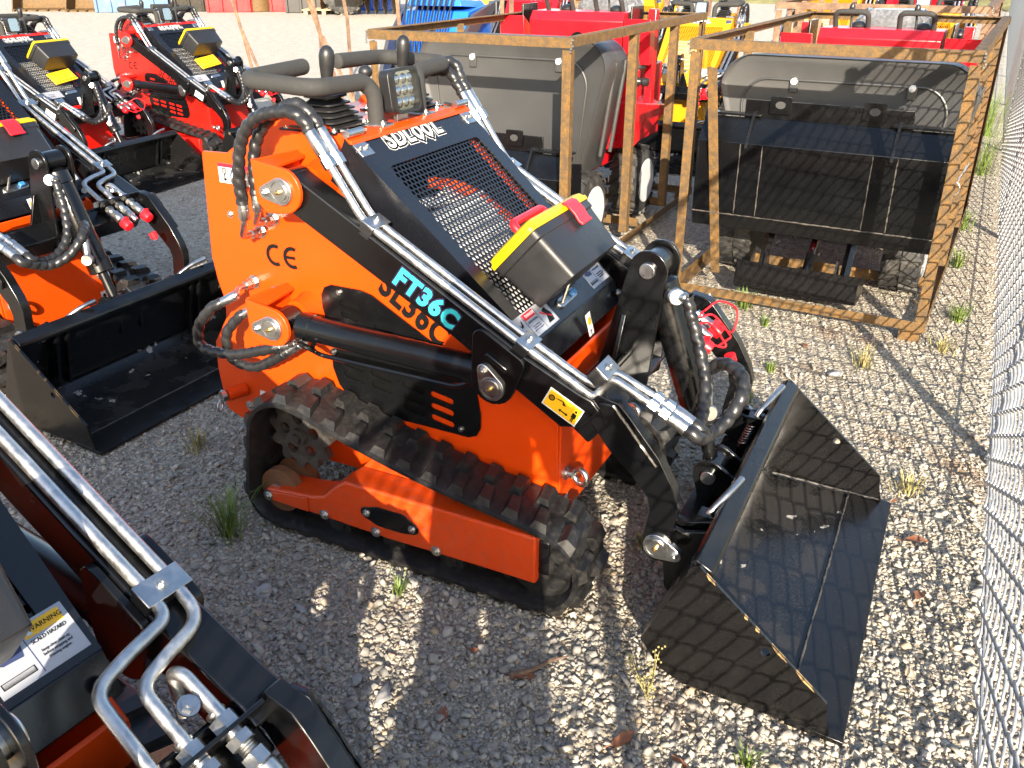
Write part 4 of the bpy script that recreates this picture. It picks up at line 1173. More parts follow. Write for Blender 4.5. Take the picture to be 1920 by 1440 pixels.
# ------------------------------------------------------------------ ground
def ground_mat():
    m = bpy.data.materials.new('gravel_ground'); m.use_nodes = True
    nt = m.node_tree; p = nt.nodes['Principled BSDF']
    tc = nd(nt, 'ShaderNodeTexCoord')
    def vor(scale):
        v = nd(nt, 'ShaderNodeTexVoronoi'); v.inputs['Scale'].default_value = scale
        nt.links.new(tc.outputs['Object'], v.inputs['Vector']); return v
    def noi(scale, det=6, ro=0.6):
        n = nd(nt, 'ShaderNodeTexNoise'); n.inputs['Scale'].default_value = scale; n.inputs['Detail'].default_value = det; n.inputs['Roughness'].default_value = ro
        nt.links.new(tc.outputs['Object'], n.inputs['Vector']); return n
    v = vor(70); v2 = vor(180)
    r = nd(nt, 'ShaderNodeValToRGB'); e = r.color_ramp.elements
    e[0].color = (0.20, 0.17, 0.13, 1); e[1].color = (0.44, 0.395, 0.315, 1)
    x = e.new(0.45); x.color = (0.30, 0.265, 0.21, 1); x = e.new(0.75); x.color = (0.37, 0.33, 0.26, 1)
    sp = nd(nt, 'ShaderNodeSeparateColor'); nt.links.new(v.outputs['Color'], sp.inputs[0]); nt.links.new(sp.outputs[0], r.inputs[0])
    dirt = noi(1.7, 8, 0.65); dr = nd(nt, 'ShaderNodeMapRange'); dr.inputs[1].default_value = 0.54; dr.inputs[2].default_value = 0.68; dr.inputs[4].default_value = 0.75
    nt.links.new(dirt.outputs[0], dr.inputs[0])
    mx = mixc(nt); mx.inputs[7].default_value = (0.17, 0.10, 0.06, 1)
    nt.links.new(dr.outputs[0], mx.inputs[0]); nt.links.new(r.outputs[0], mx.inputs[6])
    big = noi(0.35, 4); br = nd(nt, 'ShaderNodeMapRange'); br.inputs[1].default_value = 0.3; br.inputs[2].default_value = 0.7; br.inputs[3].default_value = 0.85; br.inputs[4].default_value = 1.12
    nt.links.new(big.outputs[0], br.inputs[0])
    mm = mixc(nt, 'MULTIPLY'); mm.inputs[0].default_value = 1; nt.links.new(mx.outputs[2], mm.inputs[6]); nt.links.new(br.outputs[0], mm.inputs[7])
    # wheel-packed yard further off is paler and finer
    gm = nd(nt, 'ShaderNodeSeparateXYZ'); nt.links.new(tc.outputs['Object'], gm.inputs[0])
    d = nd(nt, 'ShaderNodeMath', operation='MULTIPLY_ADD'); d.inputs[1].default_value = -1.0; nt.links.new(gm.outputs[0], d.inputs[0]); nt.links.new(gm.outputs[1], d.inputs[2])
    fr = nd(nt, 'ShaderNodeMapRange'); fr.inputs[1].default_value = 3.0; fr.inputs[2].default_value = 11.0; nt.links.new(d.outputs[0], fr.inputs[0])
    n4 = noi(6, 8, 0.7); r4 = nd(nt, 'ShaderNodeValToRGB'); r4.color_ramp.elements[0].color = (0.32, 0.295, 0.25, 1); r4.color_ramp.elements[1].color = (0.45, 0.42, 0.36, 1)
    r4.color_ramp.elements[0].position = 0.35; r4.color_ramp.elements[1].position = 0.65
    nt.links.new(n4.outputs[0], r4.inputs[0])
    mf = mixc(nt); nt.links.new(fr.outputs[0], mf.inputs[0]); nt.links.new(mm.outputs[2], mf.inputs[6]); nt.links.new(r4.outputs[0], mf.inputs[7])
    nt.links.new(mf.outputs[2], p.inputs['Base Color'])
    p.inputs['Roughness'].default_value = 0.92; p.inputs['Specular IOR Level'].default_value = 0.25
    b1 = nd(nt, 'ShaderNodeBump'); b1.invert = True; b1.inputs['Strength'].default_value = 1.0; b1.inputs['Distance'].default_value = 0.010
    b2 = nd(nt, 'ShaderNodeBump'); b2.invert = True; b2.inputs['Strength'].default_value = 0.8; b2.inputs['Distance'].default_value = 0.004
    nt.links.new(v.outputs['Distance'], b1.inputs['Height']); nt.links.new(v2.outputs['Distance'], b2.inputs['Height'])
    nt.links.new(b2.outputs[0], b1.inputs['Normal']); nt.links.new(b1.outputs[0], p.inputs['Normal'])
    return m

mb = MB(); mb.add([(-400,-400,0),(400,-400,0),(400,400,0),(-400,400,0)], [(0,1,2,3)])
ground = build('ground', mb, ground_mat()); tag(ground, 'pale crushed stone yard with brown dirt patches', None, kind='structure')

def stone_mat(name='gravel_stone'):
    m = bpy.data.materials.new(name); m.use_nodes = True
    nt = m.node_tree; p = nt.nodes['Principled BSDF']
    g = nd(nt, 'ShaderNodeNewGeometry')
    r = nd(nt, 'ShaderNodeValToRGB'); r.color_ramp.interpolation = 'LINEAR'; e = r.color_ramp.elements
    e[0].color = (0.21, 0.197, 0.178, 1); e[1].color = (0.43, 0.395, 0.335, 1)
    for pos, c in ((0.25, (0.27, 0.253, 0.222)), (0.5, (0.32, 0.298, 0.258)), (0.72, (0.36, 0.333, 0.283)), (0.86, (0.33, 0.26, 0.175)), (0.90, (0.39, 0.36, 0.305))):
        x = e.new(pos); x.color = (*c, 1)
    nt.links.new(g.outputs['Random Per Island'], r.inputs[0])
    tc = nd(nt, 'ShaderNodeTexCoord'); n = nd(nt, 'ShaderNodeTexNoise'); n.inputs['Scale'].default_value = 120; n.inputs['Detail'].default_value = 5
    nt.links.new(tc.outputs['Object'], n.inputs['Vector'])
    mr = nd(nt, 'ShaderNodeMapRange'); mr.inputs[1].default_value = 0.3; mr.inputs[2].default_value = 0.7; mr.inputs[3].default_value = 0.75; mr.inputs[4].default_value = 1.15
    nt.links.new(n.outputs[0], mr.inputs[0])
    mx = mixc(nt, 'MULTIPLY'); mx.inputs[0].default_value = 1; nt.links.new(r.outputs[0], mx.inputs[6]); nt.links.new(mr.outputs[0], mx.inputs[7])
    # patches of reddish dirt that also stain the stones
    n2 = nd(nt, 'ShaderNodeTexNoise'); n2.inputs['Scale'].default_value = 1.7; n2.inputs['Detail'].default_value = 8; n2.inputs['Roughness'].default_value = 0.65
    nt.links.new(tc.outputs['Object'], n2.inputs['Vector'])
    r2 = nd(nt, 'ShaderNodeMapRange'); r2.inputs[1].default_value = 0.57; r2.inputs[2].default_value = 0.70; r2.inputs[4].default_value = 0.6
    nt.links.new(n2.outputs[0], r2.inputs[0])
    m3 = mixc(nt); m3.inputs[7].default_value = (0.20, 0.12, 0.07, 1); nt.links.new(r2.outputs[0], m3.inputs[0]); nt.links.new(mx.outputs[2], m3.inputs[6])
    nt.links.new(m3.outputs[2], p.inputs['Base Color']); p.inputs['Roughness'].default_value = 0.85; p.inputs['Specular IOR Level'].default_value = 0.3
    return m
stone_m = stone_mat()

def ico():
    t = (1+5**0.5)/2
    v = np.array([(-1,t,0),(1,t,0),(-1,-t,0),(1,-t,0),(0,-1,t),(0,1,t),(0,-1,-t),(0,1,-t),(t,0,-1),(t,0,1),(-t,0,-1),(-t,0,1)], float)
    v /= np.linalg.norm(v[0])
    f = np.array([(0,11,5),(0,5,1),(0,1,7),(0,7,10),(0,10,11),(1,5,9),(5,11,4),(11,10,2),(10,7,6),(7,1,8),(3,9,4),(3,4,2),(3,2,6),(3,6,8),(3,8,9),(4,9,5),(2,4,11),(6,2,10),(8,6,7),(9,8,1)])
    return v, f

def chip():
    v = np.array([(-1,-1,-1),(1,-1,-1),(1,1,-1),(-1,1,-1),(-1,-1,1),(1,-1,1),(1,1,1),(-1,1,1)], float)*0.72
    v[4:, :2] *= 0.72
    f = np.array([(0,3,2),(0,2,1),(4,5,6),(4,6,7),(0,1,5),(0,5,4),(1,2,6),(1,6,5),(2,3,7),(2,7,6),(3,0,4),(3,4,7)])
    return v, f

def stones_mesh(name, pos, size, seed, material, sink=0.35, nv=12):
    rg = np.random.default_rng(seed)
    v, f = chip() if nv == 8 else ico(); n = len(pos)
    V = np.repeat(v[None], n, 0) * (1 + rg.uniform(-0.30, 0.30, (n, nv, 3 if nv == 8 else 1)))
    V *= np.stack([rg.uniform(0.7, 1.25, n), rg.uniform(0.6, 1.0, n), rg.uniform(0.24, 0.46, n)], 1)[:, None, :]
    # random tilt then spin
    a = rg.uniform(0, 2*np.pi, n); b = rg.normal(0, 0.45, n); c = rg.normal(0, 0.45, n)
    def rot(ax, t):
        M = np.zeros((n, 3, 3)); i, j = [(1,2),(2,0),(0,1)][ax]
        M[:, ax, ax] = 1; M[:, i, i] = np.cos(t); M[:, j, j] = np.cos(t); M[:, i, j] = -np.sin(t); M[:, j, i] = np.sin(t); return M
    Q = rot(2, a) @ rot(0, b) @ rot(1, c)
    V = np.einsum('nij,nkj->nki', Q, V) * size[:, None, None]
    zmin = V[:, :, 2].min(1)
    V[:, :, 0] += pos[:, 0, None]; V[:, :, 1] += pos[:, 1, None]
    V[:, :, 2] += (-zmin - size*sink)[:, None] + (pos[:, 2, None] if pos.shape[1] > 2 else 0)
    F = (f[None] + (np.arange(n)*nv)[:, None, None]).reshape(-1, 3)
    me = bpy.data.meshes.new(name)
    me.vertices.add(n*nv); me.vertices.foreach_set('co', V.reshape(-1))
    me.loops.add(len(F)*3); me.loops.foreach_set('vertex_index', F.reshape(-1).astype(np.int32))
    me.polygons.add(len(F)); me.polygons.foreach_set('loop_start', np.arange(0, len(F)*3, 3, dtype=np.int32))
    me.update(calc_edges=True); me.materials.append(material)
    o = bpy.data.objects.new(name, me); col.objects.link(o)
    return o

rg = np.random.default_rng(11)
C2 = np.array([1.125, -1.996])
cand = rg.uniform((-5.2, -2.4), (2.6, 8.0), (1100000, 2))
dist = np.hypot(cand[:, 0]-C2[0], cand[:, 1]-C2[1])
fx = (cand-C2) @ np.array([-0.447, 0.894]); sx = (cand-C2) @ np.array([0.894, 0.447])
dens = np.clip(9500*(2.0/np.maximum(dist, 1.4))**1.5, 0, 12000)        # stones per square metre, thinning with distance
area = 7.8*10.4
keep = rg.uniform(0, 1, len(cand)) < dens*area/len(cand)
keep &= (fx > 0.2) & (np.abs(sx) < 0.72*fx+0.8)
pos = cand[keep]; dk = dist[keep]
sz = np.exp(rg.normal(np.log(0.0056), 0.46, len(pos))) * np.clip(1.15 - 0.13*(dk-1.6), 0.78, 1.1)
sz = np.clip(sz, 0.0028, 0.019)
SINK = np.clip(0.36 + 0.06*(dk-1.6), 0.36, 0.50)      # packed down further out
SINK = np.minimum(SINK, 0.46)
gravel = stones_mesh('gravel', pos, sz, 5, stone_m, SINK, 8)
print('stones', len(pos))
tag(gravel, 'loose angular grey and cream gravel covering the yard', 'gravel', kind='stuff')

# ------------------------------------------------------------------ loaders
main = make_loader()
for o in list(bpy.data.objects):
    pass
index_kids()
OPTN = LOADER_OPT
FINE = {'bolt', 'grease_nipple', 'pin_head', 'weld_bead', 'weld_bar', 'pictogram', 'origin_label', 'latch_key', 'latch_rod', 'fan_hub', 'engine_wiring', 'sprocket_hub', 'hub_cap', 'pivot_boss', 'handle_cap', 'hose_nut', 'latch_spring', 'lamp_led', 'printed_band', 'idler_yoke', 'slot_shade_sheet'}
def copy_loader(loc, rz, scale, label, swap=None, drop=(), group='track loaders parked in the yard'):
    def rec(o, parent):
        if OPTN.get(o.name) in drop: return None
        if far and o.name.split('.')[0] in FINE: return None
        c = o.copy(); col.objects.link(c); c.parent = parent
        if swap and o.type == 'MESH':
            for i, sl in enumerate(o.material_slots):
                if sl.material and sl.material.name in swap:
                    c.material_slots[i].link = 'OBJECT'; c.material_slots[i].material = swap[sl.material.name]
        for ch in KIDS.get(o.name, ()): rec(ch, c)
        return c
    far = (Vector(loc) - cam.location).length > 4.5
    r = rec(main, None)
    r.location = loc; r.rotation_euler = (0, 0, rz); r.scale = (scale,)*3
    tag(r, label, 'loader', group)
    return r
tag(main, 'orange compact track loader in the middle with black hood and its bucket on the gravel', 'loader', 'track loaders parked in the yard')

copy_loader((-0.106, -1.665, 0), R(-6.0), 1, 'orange track loader cut off at the lower left corner, seen from above its hood', None, ('tether',))
copy_loader((-2.36, 0.17, 0), R(-1), 1, 'orange track loader at the left edge whose empty black bucket lies behind the middle loader', None, ('tether',))
REDS = {'orange_paint': red, 'orange_paint_worn': red}
def add_model_text(root, s, x=-0.03):
    M = frame((-0.04, -0.2465, 0.684), (math.cos(R(-35.5)), 0, math.sin(R(-35.5))), (math.sin(R(35.5)), 0, math.cos(R(35.5))))
    o = finish('lettering', text_mesh(s, 0.105, M, bold=0.022, xs=0.80, spacing=1.02), ink, root)
    return o
r1 = copy_loader((-4.53, 3.54, 0), R(-0.6), 0.91, 'red track loader with SL380 on its side panel', REDS, ('model_text', 'ft_sticker'))
add_model_text(r1, 'SL380')
r2 = copy_loader((-4.86, 2.44, 0), R(4), 0.89, 'red track loader behind the left orange one, its side hidden, bucket towards the camera', REDS, ('model_text', 'ft_sticker'))
add_model_text(r2, 'SL380')
YEL = {'orange_paint': yellow_m, 'orange_paint_worn': yellow_m, 'black_satin_hood': yellow_m}
g2 = 'yellow loaders standing behind the crates'
copy_loader((-1.0, 5.62, 0), R(-90), 0.93, 'yellow loader with black bucket standing between the two rusty crates', YEL, ('model_text', 'ft_sticker'), g2)
copy_loader((0.66, 6.05, 0), R(-90), 0.98, 'yellow loader with perforated hood behind the right crate, next to the fence', YEL, ('model_text', 'ft_sticker'), g2)
copy_loader((-2.1, 7.1, 0), R(-90), 1.0, 'yellow loader left of the red machine row, far behind the centre crate', YEL, ('model_text', 'ft_sticker'), g2)
copy_loader((-0.35, 8.1, 0), R(-90), 1.05, 'yellow loader farthest back, above the gap between the crates', YEL, ('model_text', 'ft_sticker'), g2)
RED2 = {'orange_paint': red_m, 'orange_paint_worn': red_m, 'black_satin_hood': red_m}
copy_loader((-3.3, 7.3, 0), R(-78), 1.0, 'red machine with a broad red hood behind the centre crate', RED2, ('model_text', 'ft_sticker'), 'red machines at the back')
copy_loader((1.0-0.55, 8.6, 0), R(-90), 1.05, 'red machine farthest back by the fence', RED2, ('model_text', 'ft_sticker'), 'red machines at the back')

# ------------------------------------------------------------------ tool boxes tied onto the hoods
def make_toolbox():
    t = thing('toolbox', 'x', 'toolbox')
    w, h, d = 0.325, 0.150, 0.155       # along y, along the slope, off the hood
    M = frame((0,0,0), (0,1,0), -HM)     # local x = width, y = up slope (lid side), z = off the hood
    mb = MB(M)
    def loop(y, k, dz):
        return [(x, y, z) for x, z in rrect((0, d/2), w*k, d*k - dz, 0.016, 4)]
    L = [loop(-h*0.5, 0.90, 0.0), loop(h*0.28, 0.985, 0.0), loop(h*0.29, 1.03, 0.0), loop(h*0.44, 1.03, 0.0)]
    n = len(L[0]); vs = [p for l in L for p in l]
    fs = [(i*n+k, i*n+(k+1) % n, (i+1)*n+(k+1) % n, (i+1)*n+k) for i in range(3) for k in range(n)] + [tuple(range(n))[::-1], tuple(3*n+k for k in range(n))]
    mb.add(vs, fs)
    build('box_body', mb, plastic, t, bev=0.002, sharp=30)
    mb = MB(M)
    L = [loop(h*0.44, 1.06, 0), loop(h*0.52, 1.06, 0), loop(h*0.53, 1.03, 0), loop(h*0.60, 1.00, 0), loop(h*0.64, 0.90, 0)]
    vs = [p for l in L for p in l]
    fs = [(i*n+k, i*n+(k+1) % n, (i+1)*n+(k+1) % n, (i+1)*n+k) for i in range(4) for k in range(n)] + [tuple(range(n))[::-1], tuple(4*n+k for k in range(n))]
    mb.add(vs, fs)
    lid = build('box_lid', mb, yplastic, t, bev=0.001, sharp=30)
    mb = MB(M)
    # latch tongue, bent over the rim on the front face
    prof = [(h*0.58, d*1.015), (h*0.50, d*1.065), (h*0.30, d*1.06), (h*0.16, d*1.03), (h*0.08, d*1.05)]
    vs = []
    for y, z in prof:
        for x in (-0.030, 0.030):
            vs.append((x+0.05, y, z+0.002))
    for y, z in prof:
        for x in (-0.030, 0.030):
            vs.append((x+0.05, y, z+0.008))
    k = len(prof)
    fs = [(2*i, 2*i+1, 2*i+3, 2*i+2) for i in range(k-1)] + [(2*k+2*i, 2*k+2*i+2, 2*k+2*i+3, 2*k+2*i+1) for i in range(k-1)]
    fs += [(2*i, 2*i+2, 2*k+2*i+2, 2*k+2*i) for i in range(k-1)] + [(2*i+1, 2*k+2*i+1, 2*k+2*i+3, 2*i+3) for i in range(k-1)] + [(0, 2*k, 2*k+1, 1), (2*k-2, 2*k-1, 4*k-1, 4*k-2)]
    mb.add(vs, fs); build('latch', mb, rplastic, t, bev=0.0015)
    mb = MB(M); mb.tube(rounded([(-0.085, h*0.62, d*0.5), (-0.085, h*0.84, d*0.5), (0.085, h*0.84, d*0.5), (0.085, h*0.62, d*0.5)], 0.02), 0.011, 10); build('handle', mb, rplastic, t)
    return t
tbx = make_toolbox()
tb_at = hood_pt(0.522, -0.02, 0.006)
def place(o, base, rz, sc, off):
    c, s_ = math.cos(rz), math.sin(rz)
    o.location = (base[0]+sc*(c*off.x-s_*off.y), base[1]+sc*(s_*off.x+c*off.y), sc*off.z); o.rotation_euler = (0,0,rz); o.scale = (sc,)*3
tag(tbx, 'black toolbox with yellow lid and red latch lying on the middle loader hood', 'toolbox', 'tool boxes on the loader hoods')
place(tbx, (0,0), 0, 1, tb_at)
index_kids()
for base, rz, sc, lb in (((-0.106,-1.665), R(-6), 1, 'toolbox corner with yellow rim at the lower left edge'), ((-2.36,0.17), R(-1), 1, 'toolbox with yellow rim on the left orange loader'),
                         ((-4.53,3.54), R(-0.6), .91, 'toolbox on the hood of the red SL380 loader'), ((-4.86,2.44), R(4), .89, 'toolbox on the hood of the red loader at the left edge')):
    c = copy_tree(tbx, None, None, ('latch', 'handle') if sc < 1 else ()); tag(c, lb); place(c, base, rz, sc, tb_at)
    if base[1] < -1: place(c, base, rz, sc, hood_pt(0.53, 0.02, 0.006))
    if sc < 1:      # on the red machines the boxes sit higher and turned over with the manual tucked under
        place(c, base, rz, sc, hood_pt(0.33, 0.03, 0.03))
# manuals in a plastic bag under the two far boxes
for base, rz, sc, lb in (((-4.53,3.54), R(-0.6), .91, 'yellow covered manual below the toolbox of the red SL380 loader'), ((-4.86,2.44), R(4), .89, 'yellow covered manual below the toolbox of the left red loader')):
    mb = MB(frame((0,0,0), (0,1,0.1), -HM)); mb.box((0,0,0.012), (0.22, 0.11, 0.012)); mb.box((0.0,0.002,0.024), (0.19, 0.09, 0.008))
    o = build('manual', mb, yelprint, None, bev=0.002); tag(o, lb, 'manual', 'manuals on the red loaders'); place(o, base, rz, sc, hood_pt(0.465, 0.03, 0.004))

# ------------------------------------------------------------------ chain link fence
def fx_at(y): return 1.394 + 0.0088*y
fence = thing('chain_link_fence', 'galvanised chain link fence running along the right edge', 'fence')
def strands(y0, y1, pitch, zt, zb, r, n, first=0):
    """zigzag wires; neighbours are mirrored so that they hook into each other"""
    ns = int((y1-y0)/pitch)
    nz = int((zt-zb)/(pitch*0.5))
    V = []; F = []
    ang = [2*math.pi*k/n + 0.4 for k in range(n)]
    for i in range(ns):
        yc = y0 + i*pitch
        pts = []
        for sub in range(nz+1):
            sgn = 1 if (sub+i+first) % 2 else -1
            z = zb + sub*pitch*0.5
            y = yc + sgn*pitch*0.52
            x = fx_at(y)
            if n > 4:
                pts += [Vector((x+sgn*0.003, y-sgn*0.004, z-0.006)), Vector((x, y, z)), Vector((x-sgn*0.003, y-sgn*0.004, z+0.006))]
            else:
                pts += [Vector((x, y, z))]
        if n > 4:       # a little bow in every straight run, as in woven wire
            q = []
            for a, b in zip(pts, pts[1:]):
                q.append(a)
                if (b-a).length > 0.02: q.append((a+b)/2 + Vector((0.0025*(1 if b.y > a.y else -1), 0, 0.002)))
            pts = q + [pts[-1]]
        o = len(V)
        for j, p in enumerate(pts):
            d = (pts[min(j+1, len(pts)-1)] - pts[max(j-1, 0)]).normalized()
            u = Vector((1, 0, 0)); w = d.cross(u).normalized(); u = w.cross(d)
            for a in ang: V.append(tuple(p + (u*math.cos(a) + w*math.sin(a))*r))
        for j in range(len(pts)-1):
            for k in range(n):
                F.append((o+j*n+k, o+j*n+(k+1) % n, o+(j+1)*n+(k+1) % n, o+(j+1)*n+k))
    return V, F
mb = MB()
for a, b, n in ((-4.5, 6.94, 6), (6.94, 30.0, 3)):
    v, f = strands(a, b, 0.080, 1.70, 0.03, 0.0033 if n == 6 else 0.0036, n, 0 if a < 0 else 1)
    mb.add(v, f)
me = bpy.data.meshes.new('wire_mesh'); me.from_pydata(mb.v, [], mb.f)
wm = finish('wire_mesh', me, galv, fence, sharp=80); wm['kind'] = 'stuff'
for y in [0.915 + 2.87*k for k in range(-2, 11)]:
    mb = MB(); mb.cyl((fx_at(y)+0.026, y, -0.05), (fx_at(y)+0.026, y, 1.73), 0.0235, 14); mb.sphere((fx_at(y)+0.026, y, 1.735), 0.027, 12, (1,1,0.6))
    build('post', mb, galv, fence)
    mb = MB()
    for z in (0.3, 0.7, 1.1, 1.5):
        mb.torus((fx_at(y)+0.018, y, z), (0,0,1), 0.028, 0.002, 16, 5)
    build('tie_wire', mb, galv, fence)
mb = MB(); mb.cyl((fx_at(-4.5)+0.024, -4.5, 1.69), (fx_at(30)+0.024, 30, 1.69), 0.0175, 12); build('top_rail', mb, galv, fence)
mb = MB(); mb.cyl((fx_at(-4.5)+0.004, -4.5, 0.088), (fx_at(30)+0.004, 30, 0.088), 0.0035, 6); build('tension_wire', mb, galv, fence)

# ------------------------------------------------------------------ rusty angle iron crates
def angle_bar(mb, p0, p1, a, b, w=0.042, t=0.005):
    """L section from p0 to p1 with flanges along a and b"""
    p0 = Vector(p0); p1 = Vector(p1); a = Vector(a).normalized(); b = Vector(b).normalized()
    prof = [Vector((0,0)), Vector((w,0)), Vector((w,t)), Vector((t,t)), Vector((t,w)), Vector((0,w))]
    vs = [p0 + a*q.x + b*q.y for q in prof] + [p1 + a*q.x + b*q.y for q in prof]
    fs = [(0,1,2,3), (0,3,4,5), (9,8,7,6), (11,10,9,6)] + [(i, (i+1) % 6, 6+(i+1) % 6, 6+i) for i in range(6)]
    mb.add(vs, fs)

def crate(label, loc, rz, L, D, H, z0=0.05, material=rust, bent=False, mids=(0.36, 0.70), name='steel_crate', group='rusty steel crates'):
    t = thing(name, label, 'crate', loc, rz, group)
    X, Y, Z = Vector((1,0,0)), Vector((0,1,0)), Vector((0,0,1))
    def bar(p0, p1, a, b, w=0.042, nm='angle_bar'):
        mb = MB(); angle_bar(mb, p0, p1, a, b, w); return build(nm, mb, material, t, bev=0.0015)
    zb, zt = z0, z0+H
    bar((0,0,zt), (L,0,zt), -Z, Y); bar((0,0,zb), (L,0,zb), Z, Y)                      # front rails
    bar((0,D,zt), (L,D,zt), -Z, -Y); bar((0,D,zb), (L,D,zb), Z, -Y)
    bar((0.003,0.003,zt+0.003), (0.003,D,zt+0.003), -Z, X); bar((0.003,0.003,zb-0.003), (0.003,D,zb-0.003), Z, X)
    bar((L-0.003,0.003,zt+0.003), (L-0.003,D,zt+0.003), -Z, -X); bar((L-0.003,0.003,zb-0.003), (L-0.003,D,zb-0.003), Z, -X)
    for x, a in ((0.006, X), (L-0.006, -X)):
        for y, b in ((0.006, Y), (D-0.006, -Y)):
            bar((x,y,zb+0.03), (x,y,zt-0.051), a, b, nm='corner_post')
    for m_ in mids:
        bar((0.006, D*m_, zb+0.05), (0.006, D*m_, zt-0.02), X, Y, 0.045, 'side_post'); bar((L-0.006, D*m_, zb+0.05), (L-0.006, D*m_, zt-0.02), -X, Y, 0.045, 'side_post')
    for m_ in (0.26, 0.55, 0.8):
        bar((0.05, D*m_, zb), (L-0.05, D*m_, zb), Z, Y, 0.05, 'floor_bar')
    for x in (0.02, L-0.10):
        mb = MB(); mb.box((x+0.04, 0.03, z0/2-0.004), (0.085, 0.05, z0+0.002)); build('foot', mb, material, t)
        mb = MB(); mb.box((x+0.04, D-0.03, z0/2-0.004), (0.085, 0.05, z0+0.002)); build('foot', mb, material, t)
    if bent:
        bar((0.055, 0.10, zt-0.12), (0.135, 0.20, zb+0.05), X, Y, 0.045, 'bent_brace')
        mb = MB(); mb.torus((L-0.02, 0.05, zt-0.52), (0.2,1,0.1), 0.03, 0.0025, 18, 5); mb.tube(spline([(L-0.02, 0.02, zt-0.5), (L+0.01, 0.10, zt-0.46), (L+0.015, 0.18, zt-0.44), (L-0.01, 0.12, zt-0.52)], 0.02), 0.0022, 5); build('tie_wire', mb, galv, t)
    mb = MB()
    for x in (0.0, L):
        for k in range(5):
            mb.sphere((x+rnd.uniform(-.006,.006), -0.002, zt-0.008-0.012*k), 0.006, 6)
    build('corner_weld', mb, zinc, t)
    return t
crate('rusty steel crate at the right by the fence, holding a dumper seen from the front', (0.007, 1.940, 0), R(-2.47), 1.142, 2.35, 1.128, bent=True)
crate('rusty steel crate in the centre behind the middle loader, holding a dumper', (-1.53, 1.755, 0), R(-0.6), 1.075, 2.10, 1.128, mids=(0.40, 0.72))

# ------------------------------------------------------------------ wheels and mini dumpers
def wheel(mb_t, mb_r, c, r, w, s):
    """tyre and rim meshes; axle along x, s = outward sign"""
    c = Vector(c)
    mb_t.lathe(c - Vector((s*w/2,0,0)), (s,0,0), [(0, r*0.60), (w*0.03, r*0.80), (w*0.10, r*0.93), (w*0.22, r*0.965), (w*0.78, r*0.965), (w*0.90, r*0.93), (w*0.97, r*0.80), (w, r*0.62), (w*0.93, r*0.56)], 36)
    nl = 18
    for k in range(nl):
        for side_ in (-1, 1):
            a0 = 2*math.pi*(k + (0.5 if side_ > 0 else 0))/nl
            vs = []
            for rr in (r*0.95, r*1.03):
                for xx, da in ((0.02, 0.12), (0.48, -0.10), (0.48, 0.07), (0.02, 0.30)):
                    a = a0 + da
                    rrr = rr if xx > 0.1 else rr*0.965
                    vs.append(c + Vector((side_*(0.5-xx)*w*0.98, rrr*math.cos(a), rrr*math.sin(a))))
            mb_t.add(vs, [(4,5,6,7), (0,1,5,4), (1,2,6,5), (2,3,7,6), (3,0,4,7)])
    o = c + Vector((s*w/2,0,0))
    mb_r.lathe(o - Vector((s*w*0.9,0,0)), (s,0,0), [(0, r*0.58), (w*0.80, r*0.60), (w*0.90, r*0.625), (w*0.92, r*0.60), (w*0.88, r*0.56), (w*0.40, r*0.50), (w*0.30, r*0.42), (w*0.38, r*0.26), (w*0.58, r*0.20), (w*0.60, r*0.14), (w*0.60, r*0.01)], 32)

